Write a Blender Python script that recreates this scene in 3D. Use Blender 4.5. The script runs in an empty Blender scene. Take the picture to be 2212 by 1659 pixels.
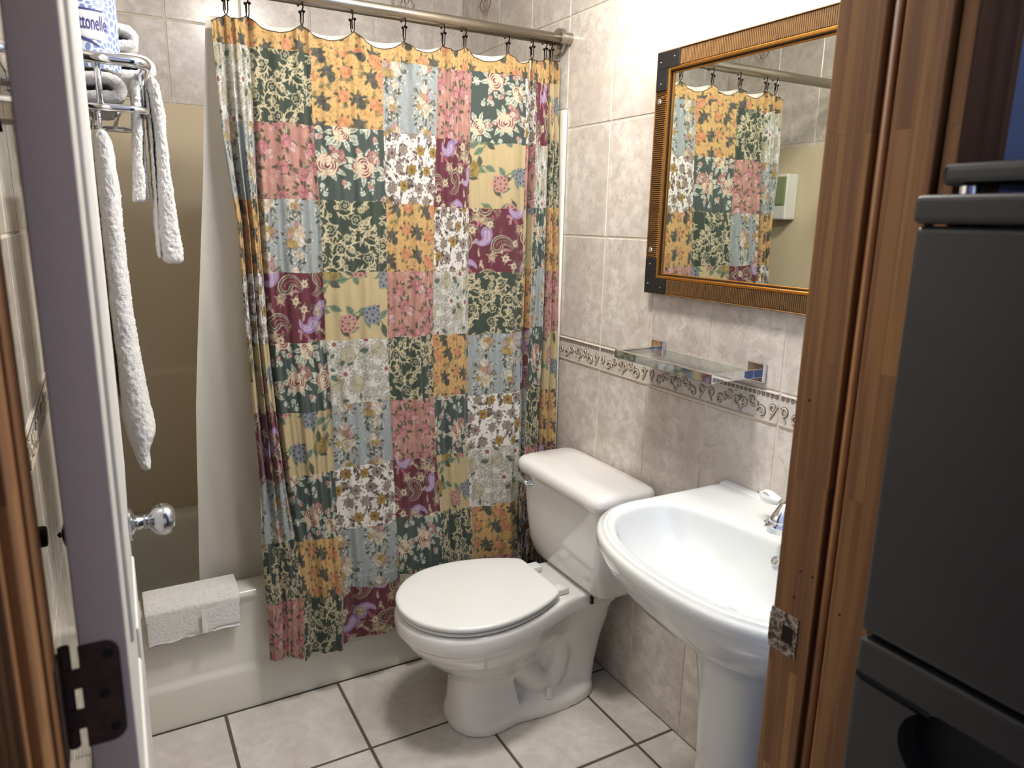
import bpy, bmesh, math, random
import numpy as np
from mathutils import Matrix, Vector

random.seed(7)
RNG = np.random.default_rng(11)
SC = bpy.context.scene
COL = SC.collection

# ------------------------------------------------------------------ camera, world, exposure
cam_d = bpy.data.cameras.new('camera')
cam_d.sensor_width = 36.0
cam_d.lens = 1569.248 / 2212 * 36.0
cam_d.clip_start = 0.02
CAM = bpy.data.objects.new('camera', cam_d)
COL.objects.link(CAM)
CX, CY, CZ = -1.3156, -2.0174, 1.4210
CAM.location = (CX, CY, CZ)
CAM.rotation_euler = (1.34983, -0.02003, -0.50846)
SC.camera = CAM
cam_d.dof.use_dof = True
cam_d.dof.focus_distance = 2.05
cam_d.dof.aperture_fstop = 7.0

world = bpy.data.worlds.new('world')
SC.world = world
world.use_nodes = True
bg = world.node_tree.nodes['Background']
bg.inputs[0].default_value = (0.60, 0.62, 0.76, 1)
bg.inputs[1].default_value = 0.75

SC.view_settings.view_transform = 'Standard'
SC.view_settings.look = 'None'
SC.view_settings.gamma = 1.0
SC.view_settings.use_curve_mapping = False
SC.view_settings.exposure = 0.06
SC.cycles.max_bounces = 5
SC.cycles.diffuse_bounces = 3
SC.cycles.glossy_bounces = 3
SC.cycles.transmission_bounces = 4
SC.cycles.use_light_tree = False
SC.cycles.caustics_reflective = False
SC.cycles.caustics_refractive = False

# ------------------------------------------------------------------ helpers
def lin(c):
    return tuple(((v / 255) / 12.92 if v / 255 <= 0.04045 else ((v / 255 + 0.055) / 1.055) ** 2.4) for v in c)

def lin4(c):
    return lin(c) + (1.0,)

def setp(o, label=None, cat=None, group=None, kind=None):
    if label: o['label'] = label
    if cat: o['category'] = cat
    if group: o['group'] = group
    if kind: o['kind'] = kind
    return o

def par(o, parent):
    if parent is not None:
        o.parent = parent
        if parent.type == 'EMPTY':
            o.matrix_parent_inverse = Matrix.Translation(parent.location).inverted()
    return o

def thing(name, label, cat, loc=(0, 0, 0), group=None, kind=None):
    o = bpy.data.objects.new(name, None)
    o.location = loc
    o.empty_display_size = 0.05
    COL.objects.link(o)
    return setp(o, label, cat, group, kind)

def mk(name, V, F, mat, parent=None, smooth=False):
    me = bpy.data.meshes.new(name)
    me.from_pydata([tuple(map(float, v)) for v in V], [], [tuple(f) for f in F])
    me.update()
    if smooth:
        me.polygons.foreach_set('use_smooth', [True] * len(me.polygons))
    if mat is not None:
        for m in (mat if isinstance(mat, (list, tuple)) else [mat]):
            me.materials.append(m)
    o = bpy.data.objects.new(name, me)
    COL.objects.link(o)
    return par(o, parent)

def from_bm(name, bm, mat, parent=None, smooth=False):
    bmesh.ops.recalc_face_normals(bm, faces=bm.faces[:])
    me = bpy.data.meshes.new(name)
    bm.to_mesh(me); bm.free()
    if smooth:
        me.polygons.foreach_set('use_smooth', [True] * len(me.polygons))
    for m in (mat if isinstance(mat, (list, tuple)) else [mat]):
        me.materials.append(m)
    o = bpy.data.objects.new(name, me)
    COL.objects.link(o)
    return par(o, parent)

def bm_box(bm, x0, x1, y0, y1, z0, z1, bev=0.0, seg=1, mat=0):
    r = bmesh.ops.create_cube(bm, size=1.0)
    vs = r['verts']
    for v in vs:
        v.co = Vector(((x0 + x1) / 2 + v.co.x * abs(x1 - x0), (y0 + y1) / 2 + v.co.y * abs(y1 - y0), (z0 + z1) / 2 + v.co.z * abs(z1 - z0)))
    es = list({e for v in vs for e in v.link_edges})
    fs = list({f for v in vs for f in v.link_faces})
    for f in fs: f.material_index = mat
    if bev > 0:
        r2 = bmesh.ops.bevel(bm, geom=es, offset=bev, segments=seg, affect='EDGES', profile=0.5)
        for f in r2['faces']: f.material_index = mat

def box(name, x0, x1, y0, y1, z0, z1, mat, parent=None, bev=0.0, seg=1, smooth=False):
    bm = bmesh.new()
    bm_box(bm, x0, x1, y0, y1, z0, z1, bev, seg)
    return from_bm(name, bm, mat, parent, smooth)

_cache = {}
def piece(name, size, center, mat, parent, bev=0.0015, key=None):
    """a bevelled box whose mesh is shared between alike pieces"""
    k = (tuple(round(s, 4) for s in size), mat.name, bev)
    if k not in _cache:
        bm = bmesh.new()
        sx, sy, sz = size
        bm_box(bm, -sx / 2, sx / 2, -sy / 2, sy / 2, -sz / 2, sz / 2, bev)
        me = bpy.data.meshes.new(name)
        bm.to_mesh(me); bm.free()
        me.materials.append(mat)
        _cache[k] = me
    o = bpy.data.objects.new(name, _cache[k])
    o.location = center
    COL.objects.link(o)
    o.parent = parent
    return o

def loft(rings, closed=True, cap0=True, cap1=True):
    n = len(rings[0])
    V = [p for r in rings for p in r]
    F = []
    for i in range(len(rings) - 1):
        for j in range(n if closed else n - 1):
            a, b = i * n + j, i * n + (j + 1) % n
            F.append((a, b, b + n, a + n))
    if closed and cap0: F.append(tuple(range(n - 1, -1, -1)))
    if closed and cap1: F.append(tuple((len(rings) - 1) * n + j for j in range(n)))
    return V, F

def tube_vf(pts, rad, seg=10, closed=False):
    P = [Vector(p) for p in pts]
    n = len(P)
    rads = rad if isinstance(rad, (list, tuple)) else [rad] * n
    rings = []
    up = None
    for i in range(n):
        a = P[(i - 1) % n] if (closed or i > 0) else P[i]
        b = P[(i + 1) % n] if (closed or i < n - 1) else P[i]
        t = (b - a).normalized()
        if up is None:
            up = Vector((0, 0, 1)) if abs(t.z) < 0.9 else Vector((1, 0, 0))
        s = t.cross(up)
        if s.length < 1e-6: s = t.cross(Vector((0, 1, 0)))
        s.normalize()
        up = s.cross(t).normalized()
        rings.append([P[i] + (s * math.cos(q) + up * math.sin(q)) * rads[i] for q in [2 * math.pi * k / seg for k in range(seg)]])
    if closed:
        rings.append(rings[0])
        return loft(rings, True, False, False)
    return loft(rings)

def tube(name, pts, rad, mat, parent=None, seg=12, closed=False):
    V, F = tube_vf(pts, rad, seg, closed)
    return mk(name, V, F, mat, parent, True)

def join_vf(parts):
    V, F = [], []
    for v, f in parts:
        o = len(V)
        V += list(v)
        F += [tuple(i + o for i in q) for q in f]
    return V, F

def lathe_vf(profile, origin, axis, seg=28):
    """profile: list of (distance along axis, radius)"""
    ax = Vector(axis).normalized()
    u = ax.orthogonal().normalized()
    w = ax.cross(u)
    O = Vector(origin)
    rings = [[O + ax * d + (u * math.cos(2 * math.pi * k / seg) + w * math.sin(2 * math.pi * k / seg)) * max(r, 1e-5) for k in range(seg)] for d, r in profile]
    return loft(rings)

def lathe(name, profile, origin, axis, mat, parent=None, seg=28):
    V, F = lathe_vf(profile, origin, axis, seg)
    o = mk(name, V, F, mat, parent, True)
    add_edge_split(o)
    return o

def add_edge_split(o, ang=40):
    m = o.modifiers.new('split', 'EDGE_SPLIT')
    m.split_angle = math.radians(ang)

def add_subsurf(o, lv=2):
    m = o.modifiers.new('sub', 'SUBSURF')
    m.levels = lv; m.render_levels = lv

def smoothstep(a, b, x):
    t = np.clip((x - a) / (b - a), 0, 1)
    return t * t * (3 - 2 * t)

def interp(z, pts):
    """pts: list of (z, v), any order"""
    p = sorted(pts)
    return float(np.interp(z, [a for a, _ in p], [b for _, b in p]))

# ------------------------------------------------------------------ materials
def new_mat(name):
    m = bpy.data.materials.new(name)
    m.use_nodes = True
    nt = m.node_tree
    return m, nt, nt.nodes['Principled BSDF']

def N(nt, typ, **kw):
    n = nt.nodes.new(typ)
    for k, v in kw.items(): setattr(n, k, v)
    return n

def L(nt, a, b): nt.links.new(a, b)

def mixc(nt, fac, a, b, blend='MIX'):
    n = N(nt, 'ShaderNodeMix', data_type='RGBA', blend_type=blend)
    for sock, val in ((n.inputs[0], fac), (n.inputs[6], a), (n.inputs[7], b)):
        if hasattr(val, 'links'): L(nt, val, sock)
        elif isinstance(val, (int, float)): sock.default_value = val
        else: sock.default_value = val
    return n.outputs[2]

def mathn(nt, op, a, b=0.0, c=None):
    n = N(nt, 'ShaderNodeMath', operation=op)
    for i, val in enumerate((a, b) if c is None else (a, b, c)):
        if hasattr(val, 'links'): L(nt, val, n.inputs[i])
        else: n.inputs[i].default_value = val
    return n.outputs[0]

def ramp(nt, fac, stops):
    n = N(nt, 'ShaderNodeValToRGB')
    while len(n.color_ramp.elements) < len(stops): n.color_ramp.elements.new(0.5)
    for e, (p, c) in zip(n.color_ramp.elements, stops):
        e.position = p; e.color = c
    L(nt, fac, n.inputs[0])
    return n.outputs[0]

def noise(nt, vec, scale, detail=4, rough=0.55, dist=0.0):
    n = N(nt, 'ShaderNodeTexNoise')
    n.inputs['Scale'].default_value = scale
    n.inputs['Detail'].default_value = detail
    n.inputs['Roughness'].default_value = rough
    n.inputs['Distortion'].default_value = dist
    if vec is not None: L(nt, vec, n.inputs['Vector'])
    return n.outputs[0]

def coords(nt, mode='Object', scale=(1, 1, 1), rand=0.0):
    tc = N(nt, 'ShaderNodeTexCoord')
    if mode == 'World':
        g = N(nt, 'ShaderNodeNewGeometry'); out = g.outputs['Position']
    else:
        out = tc.outputs[mode]
    mp = N(nt, 'ShaderNodeMapping')
    mp.inputs['Scale'].default_value = scale
    L(nt, out, mp.inputs['Vector'])
    if rand:
        oi = N(nt, 'ShaderNodeObjectInfo')
        cb = N(nt, 'ShaderNodeCombineXYZ')
        for i, k in enumerate((1.0, 2.3, 3.7)):
            L(nt, mathn(nt, 'MULTIPLY', oi.outputs['Random'], rand * k), cb.inputs[i])
        L(nt, cb.outputs[0], mp.inputs['Location'])
    return mp.outputs[0]

def bump(nt, bsdf, h, strength=0.3, dist=0.002):
    b = N(nt, 'ShaderNodeBump')
    b.inputs['Strength'].default_value = strength
    b.inputs['Distance'].default_value = dist
    L(nt, h, b.inputs['Height'])
    L(nt, b.outputs[0], bsdf.inputs['Normal'])

def plain(name, rgb, rough=0.5, metal=0.0, spec=0.5, coat=0.0, vary=0.0, vscale=8.0, bumps=0.0, bscale=60.0):
    m, nt, b = new_mat(name)
    b.inputs['Roughness'].default_value = rough
    b.inputs['Metallic'].default_value = metal
    b.inputs['Specular IOR Level'].default_value = spec
    b.inputs['Coat Weight'].default_value = coat
    v = coords(nt)
    if vary:
        d = tuple(max(0, c * (1 - vary)) for c in lin(rgb)) + (1,)
        L(nt, mixc(nt, noise(nt, v, vscale, 2), d, lin4(rgb)), b.inputs['Base Color'])
    else:
        b.inputs['Base Color'].default_value = lin4(rgb)
    if bumps:
        bump(nt, b, noise(nt, v, bscale, 2), bumps)
    return m

def stone_tile(name, light, mid, vein, rough=0.28, coat=0.0, vs=1.0, vst=0.4, mott=0.6):
    m, nt, b = new_mat(name)
    v = coords(nt, 'Object', (1, 1, 1), 37.0)
    n1 = noise(nt, v, 8 * vs, 5, 0.6, 0.2)
    n2 = noise(nt, v, 30 * vs, 5, 0.66, 0.25)
    n3 = noise(nt, v, 6.5 * vs, 6, 0.7, 0.8)
    base = mixc(nt, ramp(nt, n1, [(0.36, (0, 0, 0, 1)), (0.62, (1, 1, 1, 1))]), lin4(mid), lin4(light))
    fine = mixc(nt, ramp(nt, n2, [(0.40, (mott, mott, mott, 1)), (0.58, (0, 0, 0, 1))]), base, lin4(tuple(0.94 * q for q in mid)))
    ridge = mathn(nt, 'ABSOLUTE', mathn(nt, 'SUBTRACT', n3, 0.5))
    vn = ramp(nt, ridge, [(0.0, (vst, vst, vst, 1)), (0.016, (0, 0, 0, 1))])
    gate = ramp(nt, noise(nt, v, 9 * vs, 2), [(0.48, (0, 0, 0, 1)), (0.62, (1, 1, 1, 1))])
    vfac = mathn(nt, 'MULTIPLY', vn, gate)
    L(nt, mixc(nt, vfac, fine, lin4(vein)), b.inputs['Base Color'])
    b.inputs['Roughness'].default_value = rough
    b.inputs['Coat Weight'].default_value = coat
    b.inputs['Coat Roughness'].default_value = 0.15
    return m

def wood(name, a, b_, c, along='Z', strips=0.02, length=0.42, rough=0.6):
    """finger-jointed pine: short strips of differing tone with grain along one axis"""
    m, nt, bs = new_mat(name)
    g = N(nt, 'ShaderNodeNewGeometry')
    sp = N(nt, 'ShaderNodeSeparateXYZ'); L(nt, g.outputs['Position'], sp.inputs[0])
    cb = N(nt, 'ShaderNodeCombineXYZ')
    across = mathn(nt, 'ADD', sp.outputs[0], sp.outputs[1])
    L(nt, sp.outputs[2], cb.inputs[0]); L(nt, across, cb.inputs[1])
    br = N(nt, 'ShaderNodeTexBrick')
    br.offset = 0.37
    br.inputs['Color1'].default_value = (0, 0, 0, 1)
    br.inputs['Color2'].default_value = (1, 1, 1, 1)
    br.inputs['Mortar'].default_value = (0.05, 0.05, 0.05, 1)
    br.inputs['Scale'].default_value = 1.0
    br.inputs['Mortar Size'].default_value = 0.0006
    br.inputs['Mortar Smooth'].default_value = 0.0
    br.inputs['Brick Width'].default_value = length
    br.inputs['Row Height'].default_value = strips
    L(nt, cb.outputs[0], br.inputs['Vector'])
    mp = N(nt, 'ShaderNodeMapping')
    mp.inputs['Scale'].default_value = (55, 55, 1.6)
    L(nt, g.outputs['Position'], mp.inputs['Vector'])
    vadd = N(nt, 'ShaderNodeVectorMath', operation='ADD')
    L(nt, mp.outputs[0], vadd.inputs[0]); L(nt, br.outputs[0], vadd.inputs[1])
    gr = noise(nt, vadd.outputs[0], 1.0, 5, 0.6, 0.5)
    col = mixc(nt, br.outputs[0], lin4(a), lin4(b_))
    gf = ramp(nt, gr, [(0.42, (0.75, 0.75, 0.75, 1)), (0.58, (0, 0, 0, 1))])
    col = mixc(nt, gf, col, lin4(c))
    L(nt, col, bs.inputs['Base Color'])
    bs.inputs['Roughness'].default_value = rough
    bump(nt, bs, gr, 0.08, 0.001)
    return m

def metal(name, rgb, rough=0.12, brushed=False, aniso_scale=(4, 400, 400)):
    m, nt, b = new_mat(name)
    b.inputs['Base Color'].default_value = lin4(rgb)
    b.inputs['Metallic'].default_value = 1.0
    b.inputs['Roughness'].default_value = rough
    v = coords(nt, 'World', aniso_scale if brushed else (30, 30, 30))
    n = noise(nt, v, 1.0, 3)
    L(nt, mathn(nt, 'MULTIPLY_ADD', n, 0.14 if brushed else 0.05, rough - 0.03), b.inputs['Roughness'])
    return m

def terry(name, rgb):
    m, nt, b = new_mat(name)
    v = coords(nt, 'World')
    n = noise(nt, v, 420, 3, 0.7)
    n2 = noise(nt, v, 130, 3, 0.6)
    h = mathn(nt, 'ADD', n, n2)
    dark = tuple(c * 0.88 for c in lin(rgb)) + (1,)
    L(nt, mixc(nt, ramp(nt, h, [(0.85, (0, 0, 0, 1)), (1.1, (1, 1, 1, 1))]), dark, lin4(rgb)), b.inputs['Base Color'])
    b.inputs['Roughness'].default_value = 0.95
    b.inputs['Specular IOR Level'].default_value = 0.1
    b.inputs['Sheen Weight'].default_value = 0.4
    bump(nt, b, h, 0.9, 0.004)
    return m

MAT = {}
MAT['wall_tile'] = stone_tile('wall_tile_glaze', (224, 216, 206), (203, 193, 182), (150, 134, 122), 0.22, 0.25, 1.0, 0.42, 0.75)
MAT['floor_tile'] = stone_tile('floor_tile_glaze', (213, 208, 200), (197, 190, 181), (186, 176, 166), 0.30, 0.15, 0.8, 0.08, 0.5)
MAT['grout'] = plain('wall_grout', (226, 215, 198), 0.9, vary=0.25, vscale=30, bumps=0.3)
MAT['floor_grout'] = plain('floor_grout', (98, 90, 78), 0.95, vary=0.4, vscale=40, bumps=0.4)
MAT['border_ground'] = plain('border_ground', (222, 214, 204), 0.4, vary=0.28, vscale=90, bumps=0.6, bscale=160)
MAT['border_scroll'] = plain('border_scroll', (196, 184, 164), 0.35, vary=0.25, vscale=60, bumps=0.2)
MAT['border_shadow'] = plain('border_painted_shadow', (104, 88, 74), 0.35, vary=0.3, vscale=120)  # dark tone for shadow outlines painted around the raised scrolls
MAT['border_dark'] = plain('border_dark', (136, 118, 106), 0.4, vary=0.3, vscale=80, bumps=0.3)
MAT['decor'] = plain('decor_line', (150, 132, 116), 0.4, vary=0.2)
MAT['surround'] = plain('surround_acrylic', (208, 193, 164), 0.35, spec=0.4, vary=0.04, vscale=3)
MAT['surround_edge'] = plain('surround_edge_white', (232, 228, 214), 0.35)
MAT['tub'] = plain('tub_enamel', (226, 222, 208), 0.22, coat=0.4, vary=0.05, vscale=5)
MAT['porcelain'] = plain('porcelain_white', (232, 230, 226), 0.08, coat=0.6, vary=0.02, vscale=3)
MAT['porcelain_sink'] = plain('porcelain_sink', (221, 224, 223), 0.07, coat=0.6, vary=0.01, vscale=3)
MAT['seat'] = plain('seat_plastic', (231, 232, 229), 0.22, coat=0.2, vary=0.02)
MAT['chrome'] = metal('chrome', (226, 228, 232), 0.06)
MAT['nickel'] = metal('brushed_nickel', (176, 168, 154), 0.26, True)
MAT['satin'] = metal('satin_chrome', (192, 193, 196), 0.2)
MAT['bronze'] = plain('dark_bronze', (46, 34, 30), 0.3, metal=0.8, vary=0.2, vscale=40)
MAT['rust'] = plain('rusted_iron', (104, 82, 76), 0.75, metal=0.15, vary=0.75, vscale=110, bumps=0.5, bscale=140)
MAT['worn_plate'] = None
MAT['gold'] = metal('aged_gold', (196, 140, 68), 0.32)
MAT['reed'] = plain('bronze_reeding', (140, 102, 60), 0.42, metal=0.55, vary=0.35, vscale=70)
MAT['black'] = plain('black_lacquer', (24, 23, 24), 0.45, vary=0.2, bumps=0.1)
MAT['glass_edge'] = None
MAT['door_paint'] = plain('white_door_paint', (228, 226, 222), 0.45, vary=0.04, vscale=12, bumps=0.05, bscale=35)
MAT['pine'] = wood('pine_jamb', (132, 90, 50), (166, 120, 70), (108, 68, 36))
MAT['pine_red'] = wood('pine_casing', (138, 88, 54), (176, 124, 74), (104, 64, 38), strips=0.05, length=0.9)
MAT['pine_dark'] = wood('stained_casing', (150, 108, 72), (166, 120, 80), (120, 84, 56), strips=0.05, length=0.9)
MAT['blue_wall'] = plain('blue_wall_paint', (182, 204, 248), 0.7, vary=0.05, vscale=6, bumps=0.1, bscale=200)
MAT['white_ceiling'] = plain('ceiling_paint', (226, 224, 218), 0.8, vary=0.03, bumps=0.1, bscale=150)
MAT['hall_floor'] = plain('hall_floor_boards', (120, 92, 66), 0.5, vary=0.3, vscale=9)
MAT['fridge'] = plain('fridge_charcoal', (47, 47, 47), 0.42, vary=0.08, vscale=20, bumps=0.05, bscale=500)
MAT['gloss_black'] = plain('gloss_black_plastic', (10, 11, 14), 0.16, coat=0.0, vary=0.1)
MAT['terry'] = terry('white_terry', (248, 245, 240))
MAT['hem'] = plain('towel_hem_cotton', (240, 237, 232), 0.85, vary=0.06, vscale=120, bumps=0.3, bscale=300)
MAT['hem_dark'] = plain('dark_hem_thread', (84, 70, 48), 0.8, vary=0.3, vscale=60)
MAT['rubber'] = plain('black_rubber', (20, 19, 18), 0.7, vary=0.2)
MAT['print_ink'] = plain('print_navy', (62, 58, 128), 0.6, vary=0.05)
MAT['label_ink'] = plain('print_black', (30, 30, 32), 0.6, vary=0.05)
MAT['nail'] = plain('silver_nail', (214, 214, 214), 0.3, metal=0.9, vary=0.1)
MAT['hole'] = plain('nail_hole_dark', (40, 22, 12), 0.9, vary=0.2)
MAT['ceramic'] = plain('ceramic_lever', (240, 240, 238), 0.1, coat=0.5, vary=0.01)
MAT['soap_white'] = plain('dispenser_white', (232, 230, 222), 0.3, vary=0.03)

def special_mats():
    # mottled strike plate with paint remains
    m, nt, b = new_mat('paint_flecked_plate')
    v = coords(nt, 'World')
    n = noise(nt, v, 190, 6, 0.7, 0.4)
    L(nt, ramp(nt, n, [(0.44, lin4((74, 56, 46))), (0.52, lin4((150, 138, 126))), (0.62, lin4((196, 188, 178)))]), b.inputs['Base Color'])
    b.inputs['Metallic'].default_value = 0.35
    b.inputs['Roughness'].default_value = 0.5
    bump(nt, b, n, 0.5, 0.001)
    MAT['worn_plate'] = m
    # clear glass with a faint green tint
    m, nt, b = new_mat('clear_shelf_glass')
    b.inputs['Base Color'].default_value = lin4((226, 238, 232))
    b.inputs['Transmission Weight'].default_value = 1.0
    b.inputs['Roughness'].default_value = 0.02
    b.inputs['IOR'].default_value = 1.45
    n = noise(nt, coords(nt), 3, 1)
    L(nt, mathn(nt, 'MULTIPLY', n, 0.03), b.inputs['Roughness'])
    MAT['glass'] = m
    # silvered mirror
    m, nt, b = new_mat('silvered_mirror')
    b.inputs['Metallic'].default_value = 1.0
    n = noise(nt, coords(nt), 2, 1)
    L(nt, mixc(nt, n, lin4((226, 230, 222)), lin4((230, 233, 226))), b.inputs['Base Color'])
    b.inputs['Roughness'].default_value = 0.01
    MAT['mirror'] = m
    # shower liner: thin white fabric, some light comes through
    m, nt, b = new_mat('white_liner_fabric')
    v = coords(nt, 'World', (260, 260, 260))
    wv = noise(nt, v, 1.0, 2)
    L(nt, mixc(nt, wv, lin4((226, 220, 206)), lin4((240, 236, 226))), b.inputs['Base Color'])
    b.inputs['Roughness'].default_value = 0.6
    tr = N(nt, 'ShaderNodeBsdfTranslucent'); tr.inputs[0].default_value = lin4((236, 230, 214))
    mx = N(nt, 'ShaderNodeMixShader'); mx.inputs[0].default_value = 0.3
    out = nt.nodes['Material Output']
    L(nt, b.outputs[0], mx.inputs[1]); L(nt, tr.outputs[0], mx.inputs[2]); L(nt, mx.outputs[0], out.inputs[0])
    MAT['liner'] = m
    # printed cotton: the print is a colour attribute, the weave is procedural
    m, nt, b = new_mat('printed_cotton')
    at = N(nt, 'ShaderNodeVertexColor'); at.layer_name = 'print'
    g = N(nt, 'ShaderNodeNewGeometry')
    mp = N(nt, 'ShaderNodeMapping'); mp.inputs['Scale'].default_value = (420, 420, 60)
    L(nt, g.outputs['Position'], mp.inputs['Vector'])
    wv = noise(nt, mp.outputs[0], 1.0, 3)
    k = ramp(nt, wv, [(0.3, (0.9, 0.9, 0.9, 1)), (0.7, (1.0, 1.0, 1.0, 1))])
    L(nt, mixc(nt, 1.0, at.outputs[0], k, 'MULTIPLY'), b.inputs['Base Color'])
    b.inputs['Roughness'].default_value = 0.8
    b.inputs['Specular IOR Level'].default_value = 0.2
    b.inputs['Sheen Weight'].default_value = 0.15
    bump(nt, b, wv, 0.15, 0.001)
    MAT['cotton'] = m
    # wrapped paper roll: white paper with blue petal bursts around scattered centres
    m, nt, b = new_mat('petal_printed_paper')
    g = N(nt, 'ShaderNodeUVMap'); g.uv_map = 'wrap'
    vo = N(nt, 'ShaderNodeTexVoronoi', voronoi_dimensions='2D')
    vo.inputs['Scale'].default_value = 13.0
    vo.inputs['Randomness'].default_value = 0.65
    L(nt, g.outputs[0], vo.inputs['Vector'])
    sub = N(nt, 'ShaderNodeVectorMath', operation='SUBTRACT')
    L(nt, g.outputs[0], sub.inputs[0])
    L(nt, vo.outputs['Position'], sub.inputs[1])
    sp = N(nt, 'ShaderNodeSeparateXYZ'); L(nt, sub.outputs[0], sp.inputs[0])
    ang = mathn(nt, 'ARCTAN2', sp.outputs[1], sp.outputs[0])
    rr = N(nt, 'ShaderNodeVectorMath', operation='LENGTH'); L(nt, sub.outputs[0], rr.inputs[0])
    r = rr.outputs['Value']
    lvl = mathn(nt, 'MULTIPLY', r, 88.0)
    ringi = mathn(nt, 'FLOOR', lvl)
    fr = mathn(nt, 'FRACT', lvl)
    pet = mathn(nt, 'MULTIPLY_ADD', ang, 15 / (2 * math.pi), mathn(nt, 'MULTIPLY', ringi, 0.5))
    pf = mathn(nt, 'ABSOLUTE', mathn(nt, 'SUBTRACT', mathn(nt, 'FRACT', pet), 0.5))
    rf = mathn(nt, 'ABSOLUTE', mathn(nt, 'SUBTRACT', fr, 0.5))
    d = mathn(nt, 'SQRT', mathn(nt, 'ADD', mathn(nt, 'POWER', mathn(nt, 'MULTIPLY', pf, 2.0), 2.0), mathn(nt, 'POWER', mathn(nt, 'MULTIPLY', rf, 2.0), 2.0)))
    msk = mathn(nt, 'LESS_THAN', d, 0.82)
    tone = mixc(nt, vo.outputs['Color'], lin4((104, 128, 186)), lin4((146, 164, 204)))
    L(nt, mixc(nt, msk, lin4((236, 236, 236)), tone), b.inputs['Base Color'])
    b.inputs['Roughness'].default_value = 0.5
    MAT['paper'] = m
    m, nt, b = new_mat('white_paper_band')
    v = coords(nt)
    L(nt, mixc(nt, noise(nt, v, 20), lin4((232, 231, 230)), lin4((240, 239, 238))), b.inputs['Base Color'])
    b.inputs['Roughness'].default_value = 0.5
    MAT['paper_white'] = m
    # green soap behind clear plastic
    m, nt, b = new_mat('green_soap_window')
    L(nt, mixc(nt, noise(nt, coords(nt), 6), lin4((150, 166, 118)), lin4((172, 186, 140))), b.inputs['Base Color'])
    b.inputs['Roughness'].default_value = 0.1
    b.inputs['Transmission Weight'].default_value = 0.25
    MAT['soap_green'] = m
    # lamp glass
    m, nt, b = new_mat('lit_lamp_globe')
    b.inputs['Base Color'].default_value = (1, 1, 1, 1)
    n = noise(nt, coords(nt), 4, 1)
    L(nt, mixc(nt, n, (1.0, 0.955, 0.89, 1), (1.0, 0.96, 0.90, 1)), b.inputs['Emission Color'])
    b.inputs['Emission Strength'].default_value = LAMP
    MAT['lamp'] = m
    m = m.copy(); m.name = 'fill_dome_glow'  # glow of the added ceiling fill light
    m.node_tree.nodes['Principled BSDF'].inputs['Emission Strength'].default_value = FILL_DOME
    MAT['fill_dome'] = m

LAMP = 88.0
FILL_DOME = 95.0  # strength of the added ceiling fill
special_mats()

# ------------------------------------------------------------------ the room shell
XL = -1.455          # left wall face
YB = 0.768           # back wall face
YD = CY + 0.606      # bathroom face of the door wall
YH = CY + 0.4675     # hall face of the door wall
XJR = CX + 0.606 * math.tan(math.radians(51.3))    # right jamb face
XJL = CX + 0.606 * math.tan(math.radians(-5.45))   # left jamb face
CEIL = 2.42
FS = 0.32994
FX0, FY0 = -0.1277, -0.3313

def structure(o):
    o['kind'] = 'structure'
    return o

floor = structure(box('floor', XL - 0.1, 0.1, YD - 0.16, YB + 0.1, -0.10, -0.0025, MAT['floor_grout']))
setp(floor, 'pale square floor tiles with dark grey grout lines', 'floor')
G = 0.0085
for i in range(-1, 5):
    for j in range(-2, 5):
        x1 = FX0 - (i) * FS; x0 = x1 - FS
        y1 = FY0 + (1 - j) * FS; y0 = y1 - FS
        x0, x1 = max(x0, XL), min(x1, 0.004)
        y0, y1 = max(y0, YD - 0.14), min(y1, -0.003)
        if x1 - x0 < 0.03 or y1 - y0 < 0.03: continue
        gx0 = G / 2; gx1 = G / 2 if x1 < 0 else 0.004
        gy1 = G / 2 if y1 < -0.01 else 0.006
        piece('floor_tile', (x1 - x0 - gx0 - gx1, y1 - y0 - G / 2 - gy1, 0.008),
              ((x0 + gx0 + x1 - gx1) / 2, (y0 + G / 2 + y1 - gy1) / 2, -0.004), MAT['floor_tile'], floor, 0.0015)

RZ = [0.0, 0.321, 0.647, 0.974, 1.053, 1.379, 1.705, 2.031, 2.357, CEIL]
TW = 0.23

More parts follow.
